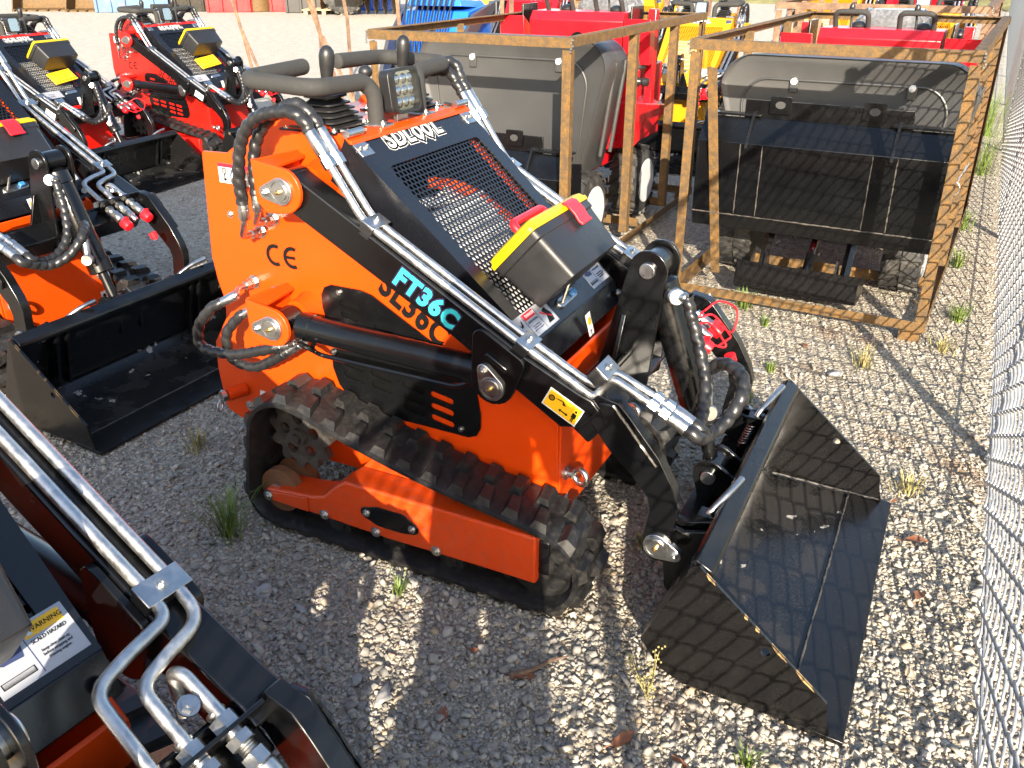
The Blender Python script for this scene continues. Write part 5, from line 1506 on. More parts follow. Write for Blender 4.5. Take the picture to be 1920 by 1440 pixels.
def make_dumper():
    """front is -y, width along x about 0, origin on the ground below the front edge of the crate"""
    t = thing('mini_dumper', 'x', 'dumper')
    # front loading panel
    mb = MB()
    W = 0.535
    prof = [(0.245, 0.835), (0.150, 0.735), (0.155, 0.405), (0.175, 0.335), (0.183, 0.335), (0.165, 0.407), (0.160, 0.731), (0.252, 0.826)]
    vs = [(-W, y, z) for y, z in prof] + [(W, y, z) for y, z in prof]; n = len(prof)
    mb.add(vs, [tuple(range(n)), tuple(range(2*n-1, n-1, -1))] + [(i, (i+1) % n, n+(i+1) % n, n+i) for i in range(n)])
    pan = build('loading_panel', mb, black, t, bev=0.002)
    for s in (-1, 1):
        mb = MB(); mb.prism([(0.252, 0.80), (0.150, 0.70), (0.155, 0.405), (0.18, 0.36), (0.36, 0.52), (0.36, 0.78)], s*W, s*(W-0.008), 'x')
        build('panel_cheek', mb, black, pan, bev=0.0015)
    mb = MB(); mb.box((0, 0.262, 0.868), (0.72, 0.010, 0.085)); mb.box((-W+0.13, 0.262, 0.845), (0.25, 0.06, 0.01)); mb.box((W-0.13, 0.262, 0.845), (0.25, 0.06, 0.01)); build('panel_crest', mb, black, pan, bev=0.002)
    for x in (-0.20, 0.20):
        mb = MB(); mb.prism(rrect((x, 0.895), 0.095, 0.075, 0.006), 0.245, 0.257); e = build('lifting_tab', mb, black, pan, bev=0.001)
        mb = MB(); mb.prism([(x+0.02*math.cos(a*math.pi/8)*1.1, 0.897+0.016*math.sin(a*math.pi/8)) for a in range(16)], 0.2425, 0.246); build('tab_eye', mb, bedm, e)
    for x in (-0.31, 0.31):
        mb = MB(); mb.prism([(0.14, 0.71), (0.135, 0.72), (0.235, 0.86), (0.26, 0.86), (0.26, 0.80)], x-0.006, x+0.006, 'x'); build('panel_rib', mb, black_worn, pan, bev=0.001)
    mb = MB()
    for x in (-0.335, -0.235, 0.235, 0.335):
        w = [Vector((x, 0.151 + 0.004*(i/20), 0.73 - 0.32*i/20)) for i in range(21)]
        mb.tube([p + Vector((rnd.uniform(-.001,.001),0,0)) for p in w], [0.002+rnd.uniform(0,.001) for _ in w], 5)
    w = [Vector((-W + 2*W*i/60, 0.155, 0.404)) for i in range(61)]
    mb.tube([p + Vector((0,0,rnd.uniform(-.001,.001))) for p in w], [0.0025+rnd.uniform(0,.0015) for _ in w], 5)
    build('weld_bead', mb, mat('tan_weld', (0.07, 0.06, 0.05), 0.6, var=0.7, vs=60), pan)
    # dump bed, a moulded hopper
    def bl(z, w, y0, y1, r):
        return [(x, y, z) for x, y in rrect((0, (y0+y1)/2), 2*w, y1-y0, r, 6)]
    face = []
    fw = 0.565
    face = [(-fw+0.05, 0.42)] + [(fw-0.05, 0.42)] + circ((fw-0.16+0.02, 0.925), 0.15, 8, 0, 90) + circ((-fw+0.16-0.02, 0.925), 0.15, 8, 90, 180)
    mb = MB()
    n = len(face)
    ring = lambda y, k, dz: [(x*k*(0.84+0.16*min(1, (z-0.42)/0.45)), y, z+dz) for x, z in face]
    L_ = [ring(0.560, 0.95, 0.0), ring(0.545, 0.985, 0.0), ring(0.56, 1.0, 0.0), ring(0.60, 1.01, 0.0), ring(0.90, 0.97, -0.02), ring(0.92, 0.93, -0.03)]
    vs = [p for l in L_ for p in l]
    fs = [(i*n+k, i*n+(k+1) % n, (i+1)*n+(k+1) % n, (i+1)*n+k) for i in range(5) for k in range(n)] + [tuple(range(n))[::-1], tuple(5*n+k for k in range(n))]
    mb.add(vs, fs)
    bed = build('dump_bed', mb, bedm, t, sharp=50)
    mb = MB()
    emb = [(x*0.80, 0.42+(z-0.42)*0.84) for x, z in face]
    mb.tube([(x, 0.556, z) for x, z in emb], 0.006, 8, closed=True)
    build('embossed_rim', mb, bedm, bed)
    for x in (-0.22, 0.30):
        mb = MB(); mb.cyl((x, 0.562, 0.965), (x, 0.540, 0.965), 0.015, 16); mb.sphere((x, 0.540, 0.965), 0.012, 12, (1,0.5,1)); build('bed_bolt', mb, white, bed)
        mb = MB(); mb.box((x, 0.555, 0.945), (0.04, 0.016, 0.06)); build('bolt_pad', mb, bedm, bed, bev=0.003)
    for s in (-1, 1):
        for yy in (0.68, 0.82):
            mb = MB(); mb.tube([(s*0.500, yy, 0.50), (s*0.568, yy, 0.96)], 0.012, 8)
            build('bed_rib', mb, bedm, bed)
    # scoop below the panel
    mb = MB()
    sc = [(0.085, 0.215), (0.075, 0.10), (0.11, 0.075), (0.30, 0.085), (0.30, 0.093), (0.115, 0.084), (0.083, 0.105), (0.093, 0.214)]
    w_ = 0.275
    vs = [(-w_, y, z) for y, z in sc] + [(w_, y, z) for y, z in sc]; n = len(sc)
    mb.add(vs, [tuple(range(n)), tuple(range(2*n-1, n-1, -1))] + [(i, (i+1) % n, n+(i+1) % n, n+i) for i in range(n)])
    for s in (-1, 1):
        mb.prism([(0.085, 0.215), (0.075, 0.10), (0.11, 0.078), (0.30, 0.088), (0.27, 0.16)], s*w_, s*(w_-0.006), 'x')
    scp = build('foot_scoop', mb, black_worn, t, bev=0.002)
    for s in (-1, 1):
        mb = MB(); mb.tube([(s*0.19, 0.22, 0.12), (s*0.19, 0.36, 0.33)], 0.022, 4); build('scoop_link', mb, black_worn, scp)
        mb = MB(); mb.cyl((s*0.12, 0.17, 0.13), (s*0.22, 0.17, 0.13), 0.012, 10); build('scoop_pin', mb, zinc, scp)
        mb = MB(); mb.prism([(0.12, 0.09), (0.26, 0.10), (0.20, 0.25), (0.17, 0.25)], s*0.165, s*0.155, 'x'); build('scoop_ear', mb, black_worn, scp)
    mb = MB(); mb.cyl((0.02, 0.42, 0.36), (0.02, 0.20, 0.13), 0.016, 14); cy = build('scoop_cylinder', mb, chrome, scp)
    mb = MB(); mb.cyl((0.02, 0.29, 0.225), (0.02, 0.19, 0.12), 0.022, 14); build('cylinder_barrel', mb, black, cy)
    # chassis
    mb = MB(); mb.box((0, 1.05, 0.37), (0.56, 1.55, 0.10)); mb.box((0, 0.33, 0.35), (0.62, 0.06, 0.06))
    ch = build('chassis', mb, red_m, t, bev=0.006)
    for s in (-1, 1):
        mb = MB()
        mb.add([(s*0.26, 1.20, 0.70), (s*0.50, 1.20, 0.70), (s*0.50, 1.75, 0.62), (s*0.26, 1.75, 0.70), (s*0.26, 1.20, 0.42), (s*0.50, 1.20, 0.46), (s*0.50, 1.75, 0.58), (s*0.26, 1.75, 0.42)], [(0,1,2,3), (7,6,5,4), (0,4,5,1), (1,5,6,2), (2,6,7,3), (3,7,4,0)])
        mb.box((s*0.38, 1.28, 0.78), (0.16, 0.14, 0.16))
        fd = build('mudguard', mb, red_m, ch, bev=0.006)
        mb = MB(); mb.lathe((s*0.46, 1.30, 0.80), (s,0,0), [(0, 0.03), (0.01, 0.022), (0.03, 0.018), (0.04, 0.026), (0.07, 0.024), (0.075, 0.01)], 14); build('knob', mb, hosem, fd)
        mb = MB(); mb.box((s*0.36, 1.50, 0.93), (0.012, 0.20, 0.50)); build('riser_plate', mb, black, fd, bev=0.002)
        mb = MB(); mb.box((s*0.42, 1.63, 0.88), (0.05, 0.06, 0.56)); build('corner_riser', mb, red_m, fd, bev=0.004)
        mb = MB(); mb.cyl((s*0.42, 1.42, 0.86), (s*0.42, 1.42, 1.06), 0.045, 18); mb.sphere((s*0.42, 1.42, 1.06), 0.045, 16); build('exhaust_can', mb, hosem, fd)
    # dash with levers and hand loops
    mb = MB()
    mb.prism([(1.44, 1.145), (1.40, 1.10), (1.42, 0.80), (1.66, 0.80), (1.66, 1.145)], -0.31, 0.31, 'x')
    dash = build('dash', mb, red_m, t, bev=0.004)
    mb = MB(); mb.cyl((0.02, 1.395, 0.985), (0.02, 1.41, 0.985), 0.055, 20); build('dash_port', mb, dark, dash)
    for s in (-1, 1):
        mb = MB()
        mb.add([(s*0.33, 1.36, 1.12), (s*0.50, 1.36, 1.12), (s*0.48, 1.50, 1.06), (s*0.35, 1.50, 1.06), (s*0.33, 1.38, 0.88), (s*0.50, 1.38, 0.88), (s*0.48, 1.52, 0.88), (s*0.35, 1.52, 0.88)], [(0,1,2,3), (7,6,5,4), (0,4,5,1), (1,5,6,2), (2,6,7,3), (3,7,4,0)])
        sb = build('side_tray', mb, red_m, t, bev=0.003)
        mb = MB()
        for k in range(4):
            mb.sphere((s*0.36+s*0.03*k, 1.40, 1.10), 0.017, 10)
        build('lever_balls', mb, hosem, sb)
        cx = s*0.165
        mb = MB(); mb.tube(rounded([(cx-0.085, 1.56, 1.13), (cx-0.085, 1.50, 1.225), (cx+0.085, 1.50, 1.225), (cx+0.085, 1.56, 1.13)], 0.035, 6), 0.014, 14); build('hand_loop', mb, foam, dash)
        mb = MB(); mb.cyl((cx, 1.55, 1.12), (cx-0.01, 1.54, 1.235), 0.006, 8); mb.sphere((cx-0.01, 1.54, 1.245), 0.016, 10, (1,1,1.5)); build('lever', mb, hosem, dash)
        mb = MB(); mb.sphere((cx+0.03, 1.58, 1.15), 0.045, 12, (1,1,0.6)); build('lever_boot', mb, hosem, dash)
    # seat still wrapped in film
    mb = MB()
    sv = rrect((0, 0), 0.42, 0.16, 0.06, 6)
    L_ = []
    for z, k in ((0.86, 1.0), (1.05, 1.05), (1.17, 0.98), (1.22, 0.75)):
        L_.append([(x*k, 1.95+y*k, z) for x, y in sv])
    n = len(sv); vs = [p for l in L_ for p in l]
    vs = [(x+rnd.uniform(-.008,.008), y+rnd.uniform(-.008,.008), z+rnd.uniform(-.008,.008)) for x, y, z in vs]
    mb.add(vs, [(i*n+k, i*n+(k+1) % n, (i+1)*n+(k+1) % n, (i+1)*n+k) for i in range(3) for k in range(n)] + [tuple(3*n+k for k in range(n))])
    build('wrapped_seat', mb, SEATM, t, sharp=20)
    mb = MB(); mb.cyl((0.36, 1.80, 0.85), (0.36, 1.80, 1.10), 0.04, 16); mb.sphere((0.36, 1.80, 1.10), 0.04, 12); build('rear_exhaust', mb, hosem, t)
    mb = MB(); mb.box((0, 1.85, 0.62), (0.70, 0.42, 0.44)); build('engine_housing', mb, red_m, t, bev=0.01)
    for s in (-1, 1):
        for y in (0.66, 1.48):
            a, b = MB(), MB(); wheel(a, b, (s*0.40, y, 0.215), 0.205, 0.185, s)
            tw = build('wheel', a, tyre, t, sharp=30); rm = build('rim', b, rimm, tw, sharp=40)
            mb = MB()
            for k in range(5):
                an = 2*math.pi*k/5
                mb.hexnut((s*0.44, y+0.06*math.cos(an), 0.215+0.06*math.sin(an)), (s*0.462, y+0.06*math.cos(an), 0.215+0.06*math.sin(an)), 0.008)
            build('wheel_nuts', mb, brass, tw)
    return t
SEATM = mat('seat_in_clear_film', (0.11, 0.11, 0.115), 0.22, var=0.6, vs=45, bump=1.0, bs=28, coat=0.6)
dump = make_dumper()
tag(dump, 'black bedded red dumper in the right crate, facing the camera', 'dumper', 'crated mini dumpers')
dump.location = (0.565, 1.93, 0); dump.rotation_euler = (0, 0, R(-2.5))
index_kids()
d2 = copy_tree(dump); tag(d2, 'black bedded red dumper in the centre crate with white wheel rims showing')
d2.location = (-1.08, 1.80, 0.02); d2.rotation_euler = (0, 0, R(-1)); d2.scale = (0.97, 1, 1.03)
for o in d2.children:
    if o.name.startswith('loading_panel'): o.location.z -= 0.26
    if o.name.startswith('foot_scoop'): o.location.y += 0.10

# ------------------------------------------------------------------ blue loader at the back
bl = thing('wheel_loader', 'blue mini loader with dark grey lift arms and bundles of hoses', 'loader', (-4.05, 6.75, 0), R(10))
mb = MB(); mb.prism([(-0.40, 0.35), (0.75, 0.35), (0.80, 0.95), (0.30, 1.02), (-0.25, 0.98), (-0.45, 0.70)], -0.36, 0.36, 'x'); 
body_b = build('body', mb, blue_m, bl, bev=0.01)
mb = MB(); mb.add([(-0.30, -0.30, 1.03), (0.30, -0.30, 1.03), (0.36, 0.40, 0.98), (-0.36, 0.40, 0.98), (-0.28, -0.28, 1.09), (0.28, -0.28, 1.09), (0.30, 0.35, 1.06), (-0.30, 0.35, 1.06)], [(0,3,2,1), (4,5,6,7), (0,1,5,4), (1,2,6,5), (2,3,7,6), (3,0,4,7)]); build('hood', mb, blue_m, bl, bev=0.006)
greym = mat('dark_grey_paint', (0.045, 0.047, 0.055), 0.4)
for s in (-1, 1):
    arm = [(0.55, 1.06), (0.62, 0.98), (0.05, 0.86), (-0.45, 0.62), (-0.75, 0.30), (-0.80, 0.08), (-0.92, 0.08), (-0.90, 0.35), (-0.62, 0.72), (-0.25, 0.95)]
    mb = MB(); mb.prism(arm, s*0.42, s*0.38, 'x'); build('lift_arm', mb, greym, bl, bev=0.004)
    mb = MB(); mb.box((s*0.38, 0.66, 0.74), (0.10, 0.34, 0.62)); build('rear_guard', mb, greym, bl, bev=0.01)
    for y in (-0.22, 0.45):
        a, b = MB(), MB(); wheel(a, b, (s*0.45, y, 0.26), 0.26, 0.18, s); tw = build('wheel', a, tyre, bl, sharp=30); build('rim', b, mat('dark_rim', (0.03,0.03,0.03), 0.5), tw)
mb = MB()
for k in range(9):
    x = -0.24 + 0.06*k
    mb.tube(spline([(x*0.5, -0.05, 1.15), (x, -0.30, 1.22), (x, -0.48, 1.0), (x*0.9, -0.62, 0.75), (x*0.7, -0.78, 0.45)], 0.03), 0.011, 7)
build('hose_bundle', mb, hosem, bl)
mb = MB(); mb.tube(spline([(0.1, -0.30, 1.1), (0.15, -0.45, 1.5), (0.10, -0.2, 1.6)], 0.03), 0.010, 7); mb.tube(spline([(0.0, -0.30, 1.1), (0.02, -0.5, 1.45), (0.05, -0.25, 1.62)], 0.03), 0.010, 7); build('standing_hose', mb, hosem, bl)
mb = MB(); mb.cyl((0, -0.80, 0.36), (0, -0.30, 0.85), 0.035, 14); build('tilt_cylinder', mb, greym, bl)
mb = MB(); mb.box((0, -0.90, 0.22), (0.80, 0.05, 0.34)); build('attach_plate', mb, greym, bl, bev=0.004)
mb = MB(); mb.lathe((0.1, -0.82, 0.42), (0.2,-1,-0.3), [(0, 0.03), (0.05, 0.03), (0.07, 0.015)], 12); mb.lathe((-0.08, -0.82, 0.44), (0.2,-1,-0.3), [(0, 0.03), (0.05, 0.03), (0.07, 0.015)], 12); build('dust_cap', mb, rplastic, bl)
finish('lettering', text_mesh('AGRI', 0.14, frame((-0.43, -0.30, 0.62), (0.0,-0.75,-0.66), (0.0,-0.66,0.75)), bold=0.01), white, body_b)

# ------------------------------------------------------------------ empty, bent crate frames
def bent_frame(label, posts, name='bent_crate_frame', group='empty rusty crate frames'):
    """posts: list of polylines in world space"""
    base = Vector((posts[0][0][0], posts[0][0][1], 0))
    t = thing(name, label, 'crate frame', base, 0, group)
    for p in posts:
        mb = MB()
        for a, b in zip(p, p[1:]):
            angle_bar(mb, Vector(a)-base, Vector(b)-base, (1,0,0), (0,1,0), 0.042, 0.006)
        build('bent_post', mb, rust_d, t)
    return t
bent_frame('bent rusty crate posts behind the red SL380 loader', [[(-6.35, 6.30, 0), (-6.45, 6.25, 0.7), (-6.62, 6.2, 1.5)], [(-5.75, 5.85, 0), (-6.47, 6.27, 0.72)], [(-5.55, 6.5, 0), (-5.55, 6.5, 0.75), (-5.75, 6.55, 1.5)]])
bent_frame('leaning rusty crate posts in front of the blue loader', [[(-4.45, 5.45, 0.0), (-4.62, 5.30, 0.85), (-4.80, 5.2, 1.6)], [(-3.95, 5.05, 0.0), (-4.60, 5.32, 0.80)], [(-5.05, 6.35, 0), (-5.05, 6.35, 0.9), (-5.2, 6.4, 1.6)], [(-4.05, 5.9, 0), (-4.12, 5.9, 1.5)]])
bent_frame('upright rusty crate posts between the blue loader and the centre crate', [[(-3.05, 6.1, 0), (-3.05, 6.1, 1.5)], [(-2.70, 5.6, 0), (-2.70, 5.6, 1.5)], [(-2.4, 6.3, 0), (-2.4, 6.3, 1.5)], [(-3.05, 6.1, 1.32), (-1.6, 6.3, 1.32)], [(-2.75, 5.6, 0), (-2.3, 6.2, 1.1)]])
bent_frame('tall rusty posts rising behind the centre crate', [[(-2.05, 6.0, 0), (-2.05, 6.0, 1.6)], [(-1.62, 6.7, 0), (-1.62, 6.7, 1.6)], [(-2.9, 8.6, 0), (-2.9, 8.6, 1.7)], [(-3.7, 8.4, 0), (-3.7, 8.4, 1.7)], [(-4.3, 8.0, 0), (-4.35, 8.0, 1.7)], [(-0.45, 6.9, 0), (-0.45, 6.9, 1.6)], [(0.02, 7.0, 0), (0.02, 7.0, 1.6)], [(-0.45, 6.9, 1.42), (0.06, 7.0, 1.42)]])
crate('empty rusty crate behind the yellow loader', (-1.75, 7.9, 0), R(-2), 1.1, 2.0, 1.15, material=rust_d)
crate('empty rusty crate behind the right crate near the fence', (-0.2, 4.72, 0), R(-2), 1.35, 2.1, 1.16, material=rust_d)

# ------------------------------------------------------------------ far side of the yard
def far_bucket(label, loc, rz, w, h, d, m):
    t = thing('excavator_bucket', label, 'bucket', loc, rz, 'rusty buckets along the far side')
    prof = [(0, 0.02), (d, 0.0), (d*0.98, 0.04), (d*0.25, 0.06), (0.05, h*0.35), (0.10, h*0.8), (d*0.35, h), (d*0.30, h*1.02), (0.02, h*0.85), (-0.05, h*0.35)]
    mb = MB(); vs = [(-w/2, -y, z) for y, z in prof] + [(w/2, -y, z) for y, z in prof]; n = len(prof)
    mb.add(vs, [(i, (i+1) % n, n+(i+1) % n, n+i) for i in range(n)]); build('shell', mb, m, t, bev=0.01)
    for s in (-1, 1):
        mb = MB(); mb.prism([(-y, z) for y, z in [(0, 0.02), (d, 0.0), (d*0.35, h), (0.02, h*0.85), (-0.05, h*0.35)]], s*w/2, s*(w/2-0.03), 'x'); build('side', mb, m, t)
    for k in range(6):
        x = -w/2+0.08+(w-0.16)*k/5
        mb = MB(); mb.add([(x-0.05, -d+0.02, 0.0), (x+0.05, -d+0.02, 0.0), (x+0.03, -d-0.14, 0.0), (x-0.03, -d-0.14, 0.0), (x-0.05, -d+0.02, 0.07), (x+0.05, -d+0.02, 0.07), (x+0.03, -d-0.14, 0.03), (x-0.03, -d-0.14, 0.03)], [(0,3,2,1), (4,5,6,7), (0,1,5,4), (1,2,6,5), (2,3,7,6), (3,0,4,7)]); build('tooth', mb, m, t)
    return t
far_bucket('rusty excavator bucket at the top left of the yard', (-24.6, 17.9, 0), R(35), 1.7, 1.0, 0.9, rust)
far_bucket('rusty excavator bucket beside the faded blue bin', (-23.0, 18.4, 0), R(30), 1.5, 1.0, 0.9, rust)
bluefade = rust_mat('faded_blue_steel', [(0.20, 0.12, 0.08), (0.07, 0.13, 0.24), (0.10, 0.18, 0.32), (0.30, 0.30, 0.30)], 2.5)
def bin_(label, loc, rz, w, d, h, m, name='scrap_bin', cat='bin'):
    t = thing(name, label, cat, loc, rz)
    mb = MB(); mb.box((0, 0, h/2), (w, d, h)); b = build('shell', mb, m, t, bev=0.02)
    for k in range(int(w/0.4)+1):
        mb = MB(); mb.box((-w/2+k*0.4+0.04, -d/2-0.03, h/2), (0.08, 0.06, h*0.98)); build('rib', mb, m, t, bev=0.01)
    mb = MB(); mb.box((0, -d/2-0.02, h-0.05), (w+0.06, 0.10, 0.10)); build('rim', mb, m, t, bev=0.01)
    return t
bin_('faded blue steel bin with rust stains on the far side', (-21.6, 18.5, 0), R(33), 2.0, 1.4, 1.1, bluefade)
bin_('black steel trough next to the faded blue bin', (-20.2, 19.4, 0), R(33), 1.8, 0.9, 0.7, black_worn, 'steel_trough', 'trough')
for k, (x, y, w, lb) in enumerate(((-18.9, 19.6, 1.3, 'red steel box left of the rusty drum'), (-17.6, 20.6, 1.0, 'red steel box right of the rusty drum'))):
    bin_(lb, (x, y, 0), R(30), w, 0.9, 1.0, red_m, 'steel_box', 'box')
t = thing('rusty_drum', 'rusty brown drum between the two red boxes', 'drum', (-18.3, 20.0, 0), 0)
mb = MB(); mb.lathe((0,0,0), (0,0,1), [(0, 0.40), (0.02, 0.42), (0.35, 0.41), (0.37, 0.43), (0.40, 0.41), (0.75, 0.41), (0.78, 0.43), (0.81, 0.41), (1.12, 0.42), (1.15, 0.40)], 28); build('shell', mb, rust, t)
mb = MB(); mb.torus((0,0,1.14), (0,0,1), 0.41, 0.02, 28, 8); build('rim', mb, rust, t)
bin_('dark grey steel skid left of the disc harrow', (-16.6, 20.5, 0), R(30), 1.5, 1.0, 0.9, plastic, 'steel_skid', 'skid')
bin_('blue steel panel stack behind the pallets', (-15.9, 22.0, 0), R(30), 2.2, 0.5, 1.1, blue_m, 'panel_stack', 'panels')
t = thing('pallet', 'wooden pallet on the far side beside the disc harrow', 'pallet', (-15.7, 19.9, 0), R(28))
wood = mat('weathered_wood', (0.36, 0.26, 0.15), 0.8, var=0.3, vs=20)
for k in range(6):
    mb = MB(); mb.box((0, -0.5+0.2*k, 0.13), (1.2, 0.13, 0.025)); build('plank', mb, wood, t)
for k in range(3):
    mb = MB(); mb.box((-0.5+0.5*k, 0, 0.06), (0.10, 1.1, 0.11)); build('runner', mb, wood, t)
t = thing('disc_harrow', 'rusty disc harrow gang at the top of the yard', 'harrow', (-14.8, 20.2, 0), R(24))
mb = MB(); mb.cyl((-1.1, 0, 0.42), (1.1, 0, 0.42), 0.05, 10); mb.box((0, 0.1, 0.95), (2.2, 0.12, 0.12)); build('axle', mb, rust_d, t)
for k in range(9):
    x = -1.0 + 0.25*k
    out = []
    for q in range(48):
        a = 2*math.pi*q/48; rr = 0.42*(0.90 if (q//2) % 3 == 0 else 1.0); out.append((rr*math.cos(a), 0.42+rr*math.sin(a)))
    mb = MB(); mb.prism(out, x-0.008, x+0.008, 'x'); mb.lathe((x, 0, 0.42), (1,0,0), [(0.0, 0.16), (0.05, 0.08), (0.06, 0.02)], 16); build('disc', mb, rust, t)
# wheel loader corner: tyre, rim and yellow axle frame
t = thing('yellow_tractor', 'big black tyre of a yellow machine right of the disc harrow', 'tractor', (-12.9, 21.0, 0), R(120))
a, b = MB(), MB(); wheel(a, b, (0, 0, 0.62), 0.62, 0.42, 1); tw = build('wheel', a, tyre, t, sharp=30); build('rim', b, dark, tw)
a, b = MB(), MB(); wheel(a, b, (0, 2.4, 0.62), 0.62, 0.42, 1); tw = build('wheel', a, tyre, t, sharp=30); build('rim', b, dark, tw)
mb = MB(); mb.prism([(-0.3, 0.65), (2.7, 0.65), (2.7, 1.5), (1.6, 1.7), (0.5, 1.4), (-0.3, 1.2)], -0.5, -1.3, 'x'); build('frame', mb, yellow_m, t, bev=0.03)
mb = MB(); mb.box((-0.9, 1.2, 2.1), (0.9, 1.2, 1.0)); build('cab', mb, yellow_m, t, bev=0.05)
t = thing('fork_attachment', 'yellow fork frame lying on the far side behind the blue loader', 'forks', (-11.3, 22.6, 0), R(20))
mb = MB(); mb.box((0, 0, 0.30), (1.9, 0.12, 0.16)); mb.box((-0.9, 0, 0.3), (0.2, 0.3, 0.4)); mb.box((0.9, 0, 0.3), (0.2, 0.3, 0.4)); build('carriage', mb, yellow_m, t, bev=0.01)
for s in (-1, 1):
    mb = MB(); mb.box((s*0.5, -0.5, 0.06), (0.12, 1.1, 0.05)); build('tine', mb, black, t, bev=0.005)
t = thing('steel_beam', 'long rusty beam on blocks behind the blue loader', 'beam', (-9.3, 22.6, 0), R(20))
mb = MB(); mb.box((0, 0, 0.42), (3.6, 0.2, 0.03)); mb.box((0, 0, 0.30), (3.6, 0.03, 0.24)); mb.box((0, 0, 0.18), (3.6, 0.2, 0.03)); build('flange', mb, rust, t)
for s in (-1, 1):
    mb = MB(); mb.box((s*1.2, 0, 0.08), (0.2, 0.5, 0.16)); build('block', mb, wood, t)
# a low bank that closes the yard behind all this
mb = MB(); n = 60
vs = []
for i in range(n+1):
    x = -60 + 90*i/n; yb = 30 - 0.35*x*0.6
    vs += [(x, yb, -0.05), (x, yb+3, 1.1+0.3*math.sin(i*0.9)), (x, yb+9, 1.3+0.4*math.sin(i*0.5+1))]
mb.add(vs, [(i*3+k, (i+1)*3+k, (i+1)*3+k+1, i*3+k+1) for i in range(n) for k in range(2)])
bank = build('grass_bank', mb, mat('dry_grass', (0.16, 0.15, 0.06), 0.95, var=0.4, vs=3, bump=0.8, bs=12)); tag(bank, 'low dry grass bank at the far end of the yard', None, kind='structure')

# ------------------------------------------------------------------ grass tufts, weeds, leaves, twig, larger stones
grassm = mat('grass_blade', (0.13, 0.19, 0.035), 0.6, var=0.35, vs=25)
drygr = mat('dry_grass_blade', (0.30, 0.26, 0.10), 0.7, var=0.3, vs=25)
def tuft(label, x, y, h, nb, spread, m=None, seed=0, cat='grass'):
    q = random.Random(seed)
    mb = MB()
    for k in range(nb):
        a = q.uniform(0, 2*math.pi); r = abs(q.gauss(0, 0.25))*spread
        b = Vector((r*math.cos(a), r*math.sin(a), 0)); lean = q.uniform(0.1, 0.9)
        hh = h*q.uniform(0.5, 1.1); d = Vector((math.cos(a+q.uniform(-.6,.6)), math.sin(a+q.uniform(-.6,.6)), 0))
        w = 0.0018*q.uniform(0.7, 1.4); sd_ = Vector((-d.y, d.x, 0))
        P = [b, b + Vector((0,0,hh*0.5)) + d*hh*lean*0.25, b + Vector((0,0,hh*0.85)) + d*hh*lean*0.6, b + Vector((0,0,hh*0.92)) + d*hh*lean*0.95]
        ws = [w, w*0.9, w*0.6, w*0.05]
        vs = []
        for p, ww in zip(P, ws): vs += [p - sd_*ww, p + sd_*ww]
        mb.add(vs, [(0,1,3,2), (2,3,5,4), (4,5,7,6)])
    o = build('grass_tuft', mb, m or grassm, None, sharp=80)
    o.location = (x, y, 0); tag(o, label, cat, 'grass tufts in the gravel'); return o
TUFTS = [('pale grass tuft in the shade left of the track', -0.975, -0.16, 0.07, 60, 0.10, 1), ('tall green grass tuft at the rear end of the track', -0.53, -0.50, 0.15, 110, 0.09, 0),
 ('small green tuft below the track at the sunlit strip', 0.045, -0.50, 0.055, 30, 0.025, 0), ('small green tuft in front of the bucket side', 0.985, -0.64, 0.045, 40, 0.03, 0),
 ('green tuft behind the red coupler cap', 0.36, 1.98, 0.09, 90, 0.10, 0), ('small tuft right of the red coupler cap', 0.50, 1.80, 0.06, 40, 0.05, 0), ('bright tuft in the gravel between bucket and crate', 0.62, 1.32, 0.05, 50, 0.05, 0),
 ('tuft behind the far corner of the bucket', 0.60, 0.98, 0.06, 40, 0.06, 0), ('pale tuft in the post shadow before the right crate', 0.95, 1.53, 0.09, 50, 0.08, 1), ('green tuft at the fence foot right of the crate', 1.27, 2.25, 0.09, 70, 0.10, 0),
 ('low dry tuft right of the crate foot', 1.22, 1.85, 0.06, 60, 0.12, 1), ('tuft by the fence beyond the crate foot', 1.24, 3.1, 0.10, 70, 0.12, 0), ('tuft by the fence halfway along the crate', 1.24, 3.9, 0.12, 80, 0.12, 0), ('weeds by the fence behind the right crate', 1.30, 5.6, 0.35, 120, 0.25, 0), ('weeds at the fence far behind', 1.32, 7.4, 0.5, 140, 0.3, 0),
 ('dry tuft in the gravel before the bucket front', 1.19, 0.62, 0.05, 60, 0.14, 1), ('tuft at the front end of the track', 0.545, -0.02, 0.04, 60, 0.06, 1)]
for k, (lb, x, y, h, nb, sp_, dry) in enumerate(TUFTS):
    tuft(lb, x, y, h, nb, sp_, drygr if dry else grassm, seed=k+3)
